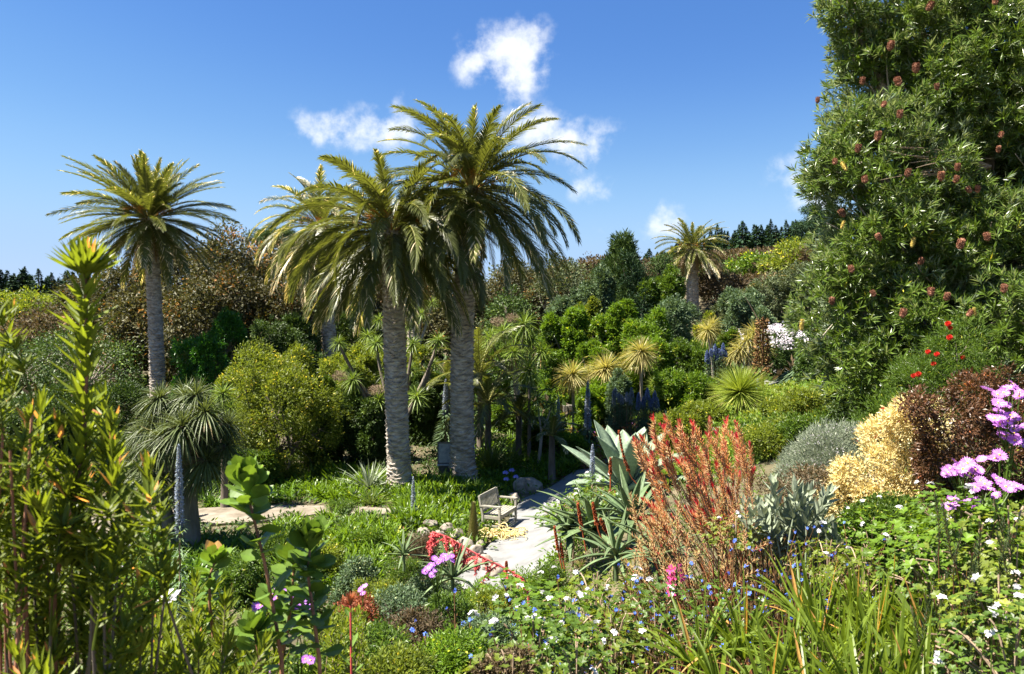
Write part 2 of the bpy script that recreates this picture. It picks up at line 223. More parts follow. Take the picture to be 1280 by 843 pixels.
MT = {
 'palm': leafmat('palm_leaf', [(0.0522, 0.0613, 0.0158), (0.116, 0.1336, 0.0317), (0.2204, 0.2227, 0.066), (0.4872, 0.4343, 0.198), (0.6961, 0.5789, 0.396)], .36, .3, .6),
 'palmdead': leafmat('dead_palm_leaf', [(.12, .075, .04), (.27, .19, .11), (.38, .29, .19)], .8, .12, .1),
 'rachis': leafmat('palm_rachis', [(.12, .13, .03), (.3, .26, .08)], .5, 0, .3),
 'fruit': leafmat('palm_fruit_stalk', [(.35, .13, .02), (.5, .25, .04)], .6, 0, .3),
 'euc': leafmat('olive_brown_foliage', [(0.042, 0.046, 0.0176), (0.096, 0.0862, 0.0308), (0.18, 0.1323, 0.0495), (0.336, 0.1725, 0.0605)], .55, .15, .3, var=.25),
 'eucg': leafmat('grey_green_foliage', [(0.0522, 0.0696, 0.0348), (0.1132, 0.1392, 0.061), (0.2088, 0.2174, 0.0958), (0.2784, 0.2088, 0.0958)], .55, .15, .3, var=.2),
 'brown': leafmat('brown_foliage', [(0.0649, 0.0498, 0.0281), (0.1404, 0.0996, 0.0574), (0.2376, 0.1619, 0.0957), (0.216, 0.1992, 0.115)], .6, .15, .2, var=.2),
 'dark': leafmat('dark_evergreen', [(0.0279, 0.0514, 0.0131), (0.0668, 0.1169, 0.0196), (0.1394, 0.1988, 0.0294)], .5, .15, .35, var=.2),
 'pine': leafmat('conifer_needles', [(0.018, 0.042, 0.021), (0.0375, 0.075, 0.03), (0.075, 0.12, 0.042)], .6, .08, .2, var=.15),
 'cypress': leafmat('cypress_foliage', [(0.028, 0.056, 0.0168), (0.07, 0.112, 0.028), (0.119, 0.168, 0.042)], .6, .1, .2, var=.1),
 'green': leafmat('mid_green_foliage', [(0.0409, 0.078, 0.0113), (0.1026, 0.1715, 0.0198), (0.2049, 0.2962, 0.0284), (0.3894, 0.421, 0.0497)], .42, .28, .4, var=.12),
 'bright': leafmat('bright_green_foliage', [(0.063, 0.1134, 0.012), (0.1417, 0.2394, 0.0192), (0.2993, 0.3906, 0.03), (0.4883, 0.504, 0.06)], .4, .32, .4, var=.1),
 'lime': leafmat('yellow_green_foliage', [(0.0764, 0.1087, 0.0149), (0.2041, 0.2484, 0.0297), (0.4082, 0.4192, 0.052), (0.6124, 0.5123, 0.0891)], .45, .32, .35, var=.1),
 'shiny': leafmat('glossy_green_foliage', [(0.0234, 0.078, 0.0104), (0.0546, 0.169, 0.0156), (0.1248, 0.299, 0.0234)], .28, .25, .5, var=.05),
 'blueg': leafmat('blue_green_foliage', [(0.0526, 0.0862, 0.0413), (0.12, 0.1796, 0.0894), (0.24, 0.3019, 0.1513), (0.36, 0.4025, 0.2063)], .5, .15, .3, var=.12),
 'silver': leafmat('silver_leaf', [(0.1584, 0.1931, 0.1283), (0.2924, 0.3295, 0.2351), (0.4386, 0.4659, 0.3526), (0.5605, 0.5681, 0.4489)], .6, .12, .2, tcol=(1.2, 1.2, .9)),
 'agave': leafmat('agave_leaf', [(0.1265, 0.1792, 0.1202), (0.2277, 0.2912, 0.1966), (0.3795, 0.4144, 0.295), (0.5566, 0.5152, 0.3059)], .5, .04, .35, var=.05),
 'cord': leafmat('cordyline_leaf', [(0.0765, 0.121, 0.0204), (0.1859, 0.2621, 0.0424), (0.3719, 0.4234, 0.0762), (0.7437, 0.6451, 0.2033), (0.7875, 0.504, 0.2202)], .42, .22, .45, var=.1),
 'shag': leafmat('shaggy_grey_olive_leaf', [(0.0475, 0.0648, 0.0238), (0.1235, 0.1566, 0.057), (0.2565, 0.2916, 0.1235), (0.418, 0.4104, 0.209), (0.285, 0.216, 0.114)], .45, .2, .4, var=.1),
 'cordy': leafmat('yellow_cordyline_leaf', [(0.1822, 0.1996, 0.0654), (0.4554, 0.3726, 0.1524), (0.759, 0.5721, 0.3267), (0.85, 0.6919, 0.5227)], .42, .25, .4, var=.08),
 'strap': leafmat('strap_leaf', [(0.0616, 0.1155, 0.0088), (0.1478, 0.2415, 0.0154), (0.271, 0.378, 0.0275), (0.4435, 0.483, 0.066)], .35, .3, .45, var=.08),
 'strap_shade': leafmat('shade_toned_strap_leaf', [(0.0504, 0.1047, 0.0096), (0.1176, 0.2093, 0.0168), (0.2352, 0.3439, 0.03), (0.3696, 0.4485, 0.06)], .4, .25, .4, var=.08),  # darker copy of the strap leaf, shade put into its colour
 'iris': leafmat('iris_leaf', [(0.0661, 0.104, 0.012), (0.1587, 0.2195, 0.02), (0.3438, 0.3581, 0.04), (0.5554, 0.4389, 0.08), (0.5554, 0.3003, 0.09)], .4, .32, .4, var=.08),
 'flax': leafmat('flax_leaf', [(.05, .09, .02), (.14, .18, .04), (.32, .31, .1), (.46, .36, .16)], .45, .25, .3),
 'dasy': leafmat('grass_tree_leaf', [(0.1326, 0.1768, 0.0292), (0.2873, 0.3536, 0.0585), (0.5304, 0.5824, 0.117), (0.8398, 0.728, 0.312)], .45, .2, .35),
 'protea': leafmat('yellow_green_shoot_leaf', [(0.0805, 0.11, 0.0132), (0.1725, 0.22, 0.022), (0.345, 0.363, 0.0385), (0.552, 0.462, 0.066), (0.575, 0.264, 0.11)], .42, .34, .35, var=.1),
 'paddle': leafmat('waxy_round_leaf', [(.07, .13, .02), (.15, .24, .035), (.3, .37, .07), (.42, .24, .09)], .38, .25, .4),
 'redl': leafmat('red_shoot_leaf', [(.3, .025, .02), (.42, .06, .04), (.4, .13, .06), (.36, .24, .07)], .5, .25, .3, tcol=(1.5, 1, .7)),
 'orangel': leafmat('orange_brown_leaf', [(.2, .05, .03), (.34, .13, .06), (.38, .22, .08), (.26, .26, .06)], .55, .25, .25, tcol=(1.4, 1, .7)),
 'maroon': leafmat('maroon_leaf', [(0.06, 0.0364, 0.018), (0.132, 0.0585, 0.03), (0.144, 0.13, 0.036), (0.36, 0.13, 0.06)], .35, .18, .45),
 'leucod': leafmat('grey_green_brown_leaf', [(.04, .06, .025), (.08, .11, .045), (.14, .16, .07), (.2, .05, .05)], .5, .2, .3),
 'cream': leafmat('cream_yellow_leaf', [(0.558, 0.45, 0.18), (0.738, 0.666, 0.396), (0.774, 0.738, 0.558), (0.774, 0.765, 0.684)], .5, .25, .3, tcol=(1.2, 1.1, .7)),
 'banksia': leafmat('banksia_leaf', [(0.0531, 0.0891, 0.0127), (0.106, 0.1683, 0.0198), (0.2321, 0.2772, 0.0311), (0.4972, 0.4356, 0.0494)], .3, .2, .5, back=(.2, .25, .16)),
 'cone_b': leafmat('brown_flower_cone', [(.18, .08, .05), (.32, .16, .1), (.44, .27, .18)], .8, 0, .1, var=.2),
 'cone_y': leafmat('yellow_flower_cone', [(0.375, 0.272, 0.06), (0.4875, 0.4, 0.14)], .8, 0, .1, var=.1),
 'twig': leafmat('bare_twig', [(.16, .11, .07), (.32, .24, .17), (.45, .38, .3)], .85, 0, .1),
 'dry': leafmat('dry_grass', [(.2, .14, .06), (.38, .28, .14), (.5, .4, .24)], .7, .15, .1),
 'spent': leafmat('spent_flower_spike', [(0.0595, 0.034, 0.017), (0.221, 0.1275, 0.051), (0.442, 0.289, 0.136)], .85, 0, .1),
 'echl': leafmat('pale_blue_bells', [(.2, .24, .3), (.34, .38, .5), (.5, .54, .68)], .6, .1, .2),
 'echb': leafmat('deep_blue_bells', [(.12, .16, .34), (.18, .24, .46), (.3, .35, .58)], .6, .1, .2),
 'blue': leafmat('blue_petal', [(.05, .11, .6), (.14, .26, .85)], .5, .25, .2, tcol=(1, 1, 1.2)),
 'white': leafmat('white_petal', [(0.612, 0.527, 0.595), (0.7225, 0.714, 0.714)], .5, .25, .2, tcol=(1, 1, 1)),
 'pink': leafmat('lilac_pink_petal', [(0.44, 0.1232, 0.528), (0.5984, 0.2816, 0.6864), (0.6864, 0.4576, 0.748)], .5, .25, .2, tcol=(1, 1, 1)),
 'purple': leafmat('purple_petal', [(.32, .08, .5), (.5, .22, .72), (.7, .5, .85)], .5, .25, .2, tcol=(1, 1, 1)),
 'magenta': leafmat('magenta_petal', [(.6, .03, .16), (.8, .1, .3)], .45, .3, .2, tcol=(1, 1, 1)),
 'coral': leafmat('coral_red_stalk', [(.5, .06, .06), (.66, .16, .16), (.72, .36, .34)], .45, .1, .3, tcol=(1, 1, 1)),
 'red': leafmat('red_flower', [(.5, .015, .015), (.7, .05, .03)], .5, .15, .3, tcol=(1, 1, 1)),
 'agap': leafmat('agapanthus_blue', [(.12, .14, .5), (.28, .28, .68)], .5, .2, .2, tcol=(1, 1, 1)),
 'yellow': leafmat('yellow_centre', [(.7, .45, .05), (.8, .6, .1)], .7, 0, .2),
 'rust': leafmat('rusty_aloe_spike', [(.22, .05, .02), (.4, .11, .04)], .8, 0, .1),
 'bark': surf('grey_brown_bark', [(.06, .05, .04), (.14, .115, .09), (.26, .22, .18)], 3, .9, .6, 9, (1, 1, .3)),
 'barkp': surf('pale_bark', [(.13, .11, .085), (.26, .22, .18), (.4, .35, .3)], 5, .9, .5, 14, (1, 1, .25)),
 'ptrunk': surf('palm_trunk', [(.12, .098, .075), (.32, .28, .235), (.52, .475, .42)], 3.2, .9, .9, 9, (1, 1, 3.2), dist=.05),
 'soil': surf('garden_soil', [(.05, .045, .025), (.09, .078, .045), (.15, .12, .075)], .8, .95, .6, 12),
 'path': surf('pale_concrete_path', [(.12, .12, .118), (.168, .168, .166), (.2, .2, .198)], 2.2, .9, .25, 60, det=10),
 'dirt': surf('dusty_dirt_path', [(.11, .09, .065), (.18, .155, .12), (.25, .215, .175)], 2, .95, .5, 25),
 'stone': surf('pale_granite', [(.11, .09, .07), (.24, .205, .165), (.38, .34, .29)], 4, .85, .8, 12),
 'stoned': surf('mossy_wall_stone', [(.05, .05, .035), (.11, .1, .08), (.2, .18, .15)], 3, .9, .7, 12),
 'wood': surf('silvered_teak', [(.19, .175, .14), (.26, .245, .2), (.33, .31, .26)], 6, .75, .3, 30, (1, 1, 1)),
 'board': surf('weathered_grey_board', [(.22, .24, .25), (.32, .34, .35), (.42, .43, .43)], 8, .8, .3, 30),
}

# ------------------------------------------------------------------ object tools
def tag(o, label=None, cat=None, group=None, kind=None):
    for k, v in (('label', label), ('category', cat), ('group', group), ('kind', kind)):
        if v: o[k] = v
    return o
def empty(name, loc, label, cat, group=None, rz=0., s=1.):
    o = bpy.data.objects.new(name, None); col.objects.link(o); o.location = [float(q) for q in loc]; o.rotation_euler[2] = rz; o.scale = (s, s, s); o.empty_display_size = .1
    return tag(o, label, cat, group)
def part(name, me, parent=None, loc=(0, 0, 0), rot=None, s=1.):
    if isinstance(me, tuple): me = me[0].mesh(name, me[1], me[2] if len(me) > 2 else False)
    o = bpy.data.objects.new(name, me); col.objects.link(o); o.parent = parent; o.location = [float(q) for q in loc]
    if rot is not None: o.rotation_euler = rot
    o.scale = (s, s, s) if np.ndim(s) == 0 else [float(q) for q in s]
    return o
def structure(name, me): return tag(part(name, me), kind='structure')
def align(d, roll=None):
    q = Vector([float(k) for k in d]).to_track_quat('Z', 'Y'); e = q.to_matrix() @ Matrix.Rotation(random.uniform(0, 6.28) if roll is None else roll, 3, 'Z'); return e.to_euler()
def copy_thing(root, loc, rz=None, s=None, label=None):
    c = root.copy(); col.objects.link(c); c.location = [float(q) for q in loc]
    if rz is not None: c.rotation_euler[2] = rz
    if s is not None: c.scale = (s, s, s) if np.ndim(s) == 0 else [float(q) for q in s]
    if label: c['label'] = label
    for ch in KIDS.get(root.name) or [o for o in root.children]:
        d = ch.copy(); col.objects.link(d); d.parent = c
        for g in ch.children:
            e = g.copy(); col.objects.link(e); e.parent = d
    return c
KIDS = {}

# ------------------------------------------------------------------ THE SETTING
def grid_axis(lo, hi, far_lo, far_hi, step):
    a = np.arange(lo, hi + step, step); b = hi + np.cumsum(step * 1.25**np.arange(1, 60)); b = b[b < far_hi]
    c = lo - np.cumsum(step * 1.25**np.arange(1, 60)); c = c[c > far_lo]; return np.r_[c[::-1], a, b]
xs = grid_axis(-22, 24, -2200, 2200, .5); ys = grid_axis(-4, 60, -600, 3000, .5)
Xg, Yg = np.meshgrid(xs, ys); zg = H(Xg.ravel(), Yg.ravel())
zg = zg + .04 * np.sin(Xg.ravel() * 2.1 + np.sin(Yg.ravel())) * np.cos(Yg.ravel() * 1.7)
mb = MB(); nx, ny = len(xs), len(ys); i = np.arange(nx - 1)[None, :] + np.arange(ny - 1)[:, None] * nx; i = i.ravel()
mb.add(np.stack([Xg.ravel(), Yg.ravel(), zg], 1), np.stack([i, i + 1, i + nx + 1, i + nx], 1), .5)
structure('ground', (mb, MT['soil'], True))
POLY = []
def ribbon(name, L, Rr, mat, dz, n=40, cross=8, kerb=0):
    L = np.array([gp(*p)[:2] for p in L]); Rr = np.array([gp(*p)[:2] for p in Rr]); POLY.append(np.r_[L, Rr[::-1]])
    def rs(a):
        d = np.r_[0, np.cumsum(np.linalg.norm(np.diff(a, axis=0), axis=1))]; q = np.linspace(0, d[-1], n); return np.stack([np.interp(q, d, a[:, k]) for k in (0, 1)], 1)
    L, Rr = rs(L), rs(Rr); s = np.linspace(0, 1, cross)[None, :, None]; g = L[:, None] * (1 - s) + Rr[:, None] * s; g = g.reshape(-1, 2)
    z = H(g[:, 0], g[:, 1]) + dz; m = MB(); i = (np.arange(cross - 1)[None, :] + np.arange(n - 1)[:, None] * cross).ravel()
    m.add(np.c_[g, z], np.stack([i, i + 1, i + cross + 1, i + cross], 1), .5)
    # edge skirts so that the slab has a thickness
    for e in (np.arange(n) * cross, np.arange(n) * cross + cross - 1):
        a = np.c_[g[e], z[e]]; b = a - [0, 0, .25]; k = np.arange(n - 1); m.add(np.r_[a, b], np.stack([k, k + 1, k + 1 + n, k + n], 1), .5)
    return structure(name, (m, mat))
ribbon('path', [(560, 730), (590, 704), (606, 692), (628, 668), (641, 645), (651, 628), (685, 614), (704, 601), (720, 592), (745, 586)],
       [(640, 752), (668, 722), (700, 694), (702, 670), (705, 648), (714, 630), (735, 612), (748, 602), (756, 597), (775, 593)], MT['path'], .07)
ribbon('dirt_path', [(60, 655), (170, 646), (250, 640), (330, 634), (430, 637), (500, 640)], [(60, 680), (170, 668), (250, 660), (320, 655), (400, 646), (500, 646)], MT['dirt'], .07)
ribbon('path', [(945, 486), (955, 474), (966, 465), (990, 458), (1020, 456)], [(975, 492), (983, 480), (990, 472), (1005, 468), (1030, 466)], MT['path'], .07, 20, 5)
def inpoly(x, y, P):
    c = np.zeros(len(x), bool); j = len(P) - 1
    for i in range(len(P)):
        xi, yi = P[i]; xj, yj = P[j]; m = ((yi > y) != (yj > y)) & (x < (xj - xi) * (y - yi) / (yj - yi + 1e-12) + xi); c ^= m; j = i
    return c
def onpath(x, y, grow=.0):
    c = np.zeros(len(x), bool)
    for P in POLY:
        ctr = P.mean(0); c |= inpoly(x, y, P)
        if grow:
            for dx, dy in ((grow, 0), (-grow, 0), (0, grow), (0, -grow)): c |= inpoly(x + dx, y + dy, P)
    return c

# ------------------------------------------------------------------ PLANT BUILDERS
def crown_mesh(lobes, nclump, rc, nleaf, L, W, out=.8, hang=0., fold=.15, upb=.5, spread=.5, inner=.12, tvar=.2, flat=1., segs=1, dshape=None, seed=None, mb=None, low=-.75, t0=.45, gap=.9):
    """leaves gathered into clumps over the surface of a set of ellipsoids (cx,cy,cz,rx,ry,rz)"""
    r = np.random.default_rng(seed if seed is not None else rng.integers(1e9)); mb = mb or MB(); lb = np.array(lobes, float)
    ar = (lb[:, 3] * lb[:, 4] + lb[:, 4] * lb[:, 5] + lb[:, 3] * lb[:, 5]); k = r.choice(len(lb), int(nclump * 2.1), p=ar / ar.sum())
    d = unit(r.normal(size=(len(k), 3))); d = d[d[:, 2] > low]; k = k[:len(d)]
    rad = np.where(r.random(len(d)) < inner, r.uniform(.3, .75, len(d)), r.uniform(.78, 1.06, len(d)))[:, None]
    C = lb[k, :3] + d * lb[k, 3:] * rad
    ins = np.zeros(len(C), int)
    for q in range(len(lb)): ins += (((C - lb[q, :3]) / (lb[q, 3:] * .8))**2).sum(1) < 1
    hole = np.sin(C[:, 0] * 3.1 / (rc * 7) + 1) + np.sin(C[:, 1] * 2.7 / (rc * 7) + C[:, 2] / (rc * 4)) + np.sin(C[:, 2] * 3.3 / (rc * 7) + C[:, 0] / (rc * 3)) + r.normal(0, .3, len(C)); keep = (ins <= (rad[:, 0] < .76)) & (hole > -gap); C = C[keep][:nclump]; d = d[keep][:nclump]; n = len(C)
    ct = r.normal(0, tvar, n); sz = rc * r.uniform(.65, 1.35, n)
    C = np.repeat(C, nleaf, 0); dd = np.repeat(d, nleaf, 0); o = unit(r.normal(size=(n * nleaf, 3))) * (r.random((n * nleaf, 1))**.45); o[:, 2] *= flat
    P = C + o * np.repeat(sz, nleaf)[:, None]
    D = unit(o + dd * out + r.normal(size=P.shape) * spread + [0, 0, -hang]); U = dd * .8 + [0, 0, upb] + o * .5 + r.normal(size=P.shape) * .45
    t = np.clip(t0 + np.repeat(ct, nleaf) + r.normal(0, .17, len(P)), 0, 1)
    leaves(mb, P, D, L * r.uniform(.7, 1.25, len(P)), W * r.uniform(.7, 1.2, len(P)), t, U=U, fold=fold, segs=segs, bend=-.1, prof='lance')
    return mb
def lobes_for(rx, ry, h, n, seed, base=.0, big=.6, jit=.46, top=1.):
    r = np.random.default_rng(seed); L = [(0, 0, h * .48, rx * big, ry * big, h * .42 * top)]
    if not base:
        for i in range(5): a = i * 1.257 + r.random(); L.append((rx * .42 * math.cos(a), ry * .42 * math.sin(a), h * .16, rx * .45, ry * .45, h * .2))
    for i in range(n):
        a = 6.283 * (i + r.uniform(-.3, .3)) / n * 2.4; z = h * r.uniform(.22, .82); q = math.sqrt(max(.05, 1 - ((z / h - .45) / .6)**2))
        s = r.uniform(jit * .6, jit * 1.15); L.append((rx * (1 - s * .8) * q * math.cos(a), ry * (1 - s * .8) * q * math.sin(a), max(z, s * h * .5), rx * s, ry * s, h * s * r.uniform(.55, .8)))
    return [(a, b, c + base, d, e, f) for a, b, c, d, e, f in L]
def limbs(h, lobes, r0, nstem=1, seed=0, mb=None, t=.5, base=0):
    r = np.random.default_rng(seed); mb = mb or MB(); zc = np.mean([l[2] for l in lobes]); fk = []
    for s in range(nstem):
        b = np.array([r.uniform(-1, 1) * r0 * (nstem > 1) * 3, r.uniform(-1, 1) * r0 * (nstem > 1) * 3, -.2]); f = np.array([b[0] * 2 + r.uniform(-.3, .3) * r0 * 4, b[1] * 2, zc * .45 + base * .3])
        pts = bez(b, (b + f) / 2 + r.normal(size=3) * r0, f, 7); tube(mb, pts, np.linspace(r0 * (1.25 if nstem == 1 else .8), r0 * .6, 7), 9, t); fk.append(f)
    for i, l in enumerate(lobes):
        f = fk[i % nstem]; e = np.array(l[:3]) + np.array([0, 0, l[5] * .3]); pts = bez(f, (f + e) / 2 + r.normal(size=3) * h * .04 + [0, 0, h * .03], e, 7)
        tube(mb, pts, np.linspace(r0 * .5, r0 * .1, 7), 6, t)
        for j in range(3):
            d = unit(r.normal(size=3) + [0, 0, .4]); e2 = np.array(l[:3]) + d * np.array(l[3:]) * .92; s0 = pts[3 + j % 3]; tube(mb, bez(s0, (s0 + e2) / 2 + r.normal(size=3) * h * .03, e2, 5), np.linspace(r0 * .22, r0 * .04, 5), 5, t)
    return mb
SHRUBS = {}
def shrub_proto(key, mat, dens=1., leaf=.12, lw=.05, rc=.22, nleaf=26, h=1., rx=1., nl=7, hang=0., bark='bark', upb=.5, fold=.15, jit=.42, nv=2, **kw):
    """unit-free shrub meshes: built at their real size, reused for near-equal ones"""
    out_ = []
    for v in range(nv):
        sd = hash_(key) + v * 31; lb = lobes_for(rx, rx * .9, h, nl, sd, jit=jit); area = sum((l[3] * l[4] + l[3] * l[5] + l[4] * l[5]) * 4.19 for l in lb)
        n = int(area * dens / (rc * rc * 2.2)); c = crown_mesh(lb, n, rc, nleaf, leaf, lw, hang=hang, upb=upb, fold=fold, seed=sd, **kw)
        out_.append((c.mesh('foliage', MT[mat]), limbs(h, lb, max(.02, h * .022), 3, sd).mesh('stems', MT[bark])))
    return out_
def hash_(s):
    q = 17
    for ch in s: q = (q * 31 + ord(ch)) % 100003
    return q
CACHE = {}
def plant(name, px, Y, wpx, py_top, mat, label, cat='shrub', group=None, leaf=None, lw=None, rc=None, nleaf=24, dens=1., nl=10, foliage='foliage', stem='stems', ground=None, sy=.9, key=None, nmax=3200, fold=.15, hang=0., upb=.5, jit=.42, bark='bark', r0=None, rz=None, bf=0., **kw):
    """a bush or tree given by the pixel column of its axis, its distance, its width and its top in the photograph"""
    p = gx(px, Y); rx = wpx / 2 / F * Y
    if ground is not None: p[2] = ground
    h = max(.3, at(px, py_top, Y)[2] - p[2]); leaf = leaf or max(.05, Y * .0042); lw = lw or leaf * .42; rc = rc or max(leaf * 1.7, rx * .13)
    o = empty(name, p, label, cat, group, rz=rz if rz is not None else rng.uniform(0, 6.28) * 0)
    ck = (key, round(rx, 2), round(h, 2))
    if key and ck in CACHE: fm, sm = CACHE[ck]
    else:
        sd = hash_(label) + int(px); lb = lobes_for(rx, rx * sy, h * (1 - bf), nl, sd, jit=jit, base=h * bf)
        area = sum((l[3] * l[4] + l[3] * l[5] + l[4] * l[5]) * 4.19 / 3 for l in lb); n = int(min(nmax, area * dens * 1.5 / (rc * rc)))
        fm = crown_mesh(lb, n, rc, nleaf, leaf, lw, hang=hang, upb=upb, fold=fold, seed=sd, **kw).mesh(foliage, MT[mat])
        sm = limbs(h, lb, r0 or max(.025, h * .022), 3 if cat == 'shrub' else 1, sd).mesh(stem, MT[bark])
        if key: CACHE[ck] = (fm, sm)
    part(foliage, fm, o); part(stem, sm, o); return o, (rx, h)

# ---- feather palm
def frond_mesh(name, L, a0, bend, seed, mat='palm', nl=84, t0=.45, llen=.5, vee=.45, lw=.04, twist=0., droop=.25, stiff=1.05, side=0.):
    r = np.random.default_rng(seed); n = 26; q = np.linspace(0, 1, n); ang = a0 - bend * q**1.35
    dx = np.cos(ang); dz = np.sin(ang); x = np.r_[0, np.cumsum((dx[1:] + dx[:-1]) / 2)] / (n - 1) * L; z = np.r_[0, np.cumsum((dz[1:] + dz[:-1]) / 2)] / (n - 1) * L
    y = side * q**2 * L
    pts = np.stack([x, y, z], 1); mb = MB(); tube(mb, pts[::2], np.linspace(.028, .005, 13), 5, .4, 1)
    s = np.linspace(.1, .995, nl); s = np.r_[s, s + .004]; sg = np.r_[np.ones(nl), -np.ones(nl)]
    P = np.stack([np.interp(s, q, pts[:, k]) for k in range(3)], 1); T = unit(np.stack([np.interp(s, q, np.gradient(pts[:, k])) for k in range(3)], 1))
    Nn = np.stack([-T[:, 2], 0 * T[:, 0], T[:, 0]], 1); Nn = unit(Nn); S = np.cross(T, Nn); roll = twist * s
    S, Nn = S * np.cos(roll)[:, None] + Nn * np.sin(roll)[:, None], Nn * np.cos(roll)[:, None] - S * np.sin(roll)[:, None]
    prof = np.interp(s, [0, .12, .3, .7, .92, 1], [.3, .55, 1, .88, .5, .3]); ll = llen * prof * r.uniform(.85, 1.1, 2 * nl)
    v = vee * r.uniform(.6, 1.3, 2 * nl); D = unit(S * sg[:, None] * (1 - .25 * s[:, None]) + T * (stiff + .9 * s[:, None]**3) + Nn * v[:, None] + r.normal(size=P.shape) * .07)
    t = np.clip(t0 + r.normal(0, .17, 2 * nl) + .3 * (s - .5), 0, 1); leaves(mb, P, D, ll, lw * (.6 + .4 * prof), t, U=Nn + .2 * S, segs=3, prof='sword', fold=.25, droop=droop * r.uniform(.5, 1.4, 2 * nl), tip=.25)
    return mb.mesh(name, [MT[mat], MT['rachis']])
def palm_trunk(mesh_name, pts, r0, r1, flare=1.35, scar=.15, seed=0):
    """old feather palm trunk: spiralling rows of leaf scars modelled as overlapping lozenges"""
    pts = np.asarray(pts, float); n = len(pts); d = np.r_[0, np.cumsum(np.linalg.norm(np.diff(pts, axis=0), axis=1))]; Lh = d[-1]
    m = int(Lh / .016); sides = 84; q = np.linspace(0, Lh, m); C = np.stack([np.interp(q, d, pts[:, k]) for k in range(3)], 1); a = np.linspace(0, 2 * np.pi, sides, endpoint=False)
    r = r0 + (r1 - r0) * (q / Lh) ; r = r * (1 + (flare - 1) * np.exp(-q / .45)); r = r * (1 + .16 * np.exp(-((Lh - q) / .7)**2))
    g = np.random.default_rng(seed); u = q[:, None] / scar; na = 11
    ph = a[None, :] / (2 * np.pi) * na; wb = .3 * np.sin(a * 3)[None, :] + .3 * np.sin(a[None, :] * 2 + u * .9) + .2 * np.sin(a[None, :] * 5 - u * 1.7); row = np.floor(u + wb) + 2; fr = u + wb + 2 - row
    off = (row % 2) * .5; xx = (ph + off) % 1 - .5; rnd = g.random((600, 11)); cell = rnd[np.clip(row.astype(int), 0, 599), (np.floor(ph + off).astype(int)) % na]
    hgt = np.clip(1 - np.abs(xx) * 1.7, 0, 1)**.6 * (fr**1.3) * (.6 + .8 * cell); rr = r[:, None] * (1 + .19 * hgt + .03 * g.normal(size=(m, 1)) * .3)
    V = np.stack([C[:, 0, None] + rr * np.cos(a), C[:, 1, None] + rr * np.sin(a), np.broadcast_to(C[:, 2, None], rr.shape)], 2)
    i = np.arange(sides)[None, :] + np.arange(m - 1)[:, None] * sides; j = (np.arange(sides)[None, :] + 1) % sides + np.arange(m - 1)[:, None] * sides
    mb = MB(); mb.add(V.reshape(-1, 3), np.stack([i.ravel(), j.ravel(), (j + sides).ravel(), (i + sides).ravel()], 1), .5); return mb.mesh(mesh_name, MT['ptrunk'])
def feather_palm(base, top, r0, r1, label, nf=72, L=3.6, droopy=1., amin=-55, seed=0, dead=10, group=None, variants=10, lean=None, t0=.45, amax=84, fruit=8):
    base = np.array(base); top = np.array(top); o = empty('feather_palm', base, label, 'palm tree', group); rel = top - base
    mid = rel * .5 + (np.array(lean) if lean is not None else np.array([0, 0, 0]))
    part('trunk', palm_trunk('palm_trunk', bez((0, 0, -.25), mid, rel, 24), r0, r1, seed=seed), o)
    r = np.random.default_rng(seed + 5); ms = []
    for k in range(variants):
        q = (k + .5) / variants; a0 = R(amax + (amin - amax) * q)
        b = R(30 + 56 * droopy * math.sin(math.pi * min(1, q * 1.0 + .08))**1.0) if droopy > .6 else R(12 + 50 * droopy * (1 - abs(q - .45)))
        tt = t0 + .08 - .1 * q + (.22 if q > .82 else 0)
        ms.append([frond_mesh('frond', L * (.72 + .28 * min(1, q * 4)) * r.uniform(.92, 1.06), a0, b * r.uniform(.85, 1.15), seed * 50 + k * 3 + v, t0=tt, twist=r.uniform(-.9, .9), side=r.uniform(-.13, .13), llen=L * .15, lw=.04, droop=.22 + .3 * droopy * q) for v in range(2)])
    for i in range(nf):
        q = ((i + .5) / nf)**.86; k = min(variants - 1, int(q * variants)); az_ = i * 2.39996 + r.uniform(-.2, .2); q2 = r.uniform(.9, 1.08)
        off = np.array([math.cos(az_), math.sin(az_), 0]) * r1 * .55 + [0, 0, .35 * (1 - q) - .12]
        part('frond', ms[k][r.integers(2)], o, rel + off, (r.uniform(-.12, .12), r.uniform(-.1, .1), az_), q2)
    if dead:
        dm = [frond_mesh('dead_frond', L * .62, R(-62 - 9 * v), R(18), seed * 9 + v, 'palmdead', 34, .5, .3, .25, .025, r.uniform(-1, 1), .5) for v in range(3)]
        for i in range(dead): part('dead_frond', dm[i % 3], o, rel + [math.cos(i * 2.4) * r1 * .8, math.sin(i * 2.4) * r1 * .8, -.25], (0, r.uniform(-.15, .1), i * 2.4), r.uniform(.7, 1.1))
    mb = MB()
    for i in range(fruit):
        a = i * 2.4; d = np.array([math.cos(a), math.sin(a), 0]); p0 = rel + d * r1 * .7; tube(mb, bez(p0, p0 + d * .45 + [0, 0, .7], p0 + d * .95 + [0, 0, .35 + .3 * r.random()], 7), .018, 5, .3)
        e = p0 + d * .9 + [0, 0, .4]; leaves(mb, np.repeat([e - d * .2], 40, 0), unit(d + r.normal(size=(40, 3)) * .5 + [0, 0, -.2]), .42, .02, r.random(40))
    if fruit: part('fruit_stalks', (mb, MT['fruit']), o)
    # old boots under the crown
    mb = MB(); n = 90; a = r.random(n) * 6.28; z = -r.random(n) * .75; d = np.stack([np.cos(a), np.sin(a), 0 * a], 1); leaves(mb, rel + d * r1 * 1.02 + np.c_[0 * z, 0 * z, z], unit(d * .7 + [0, 0, 1.2]), .28, .11, r.random(n) * .6, U=d, segs=2, prof='strap', fold=-.2)
    part('leaf_bases', (mb, MT['palmdead']), o); return o

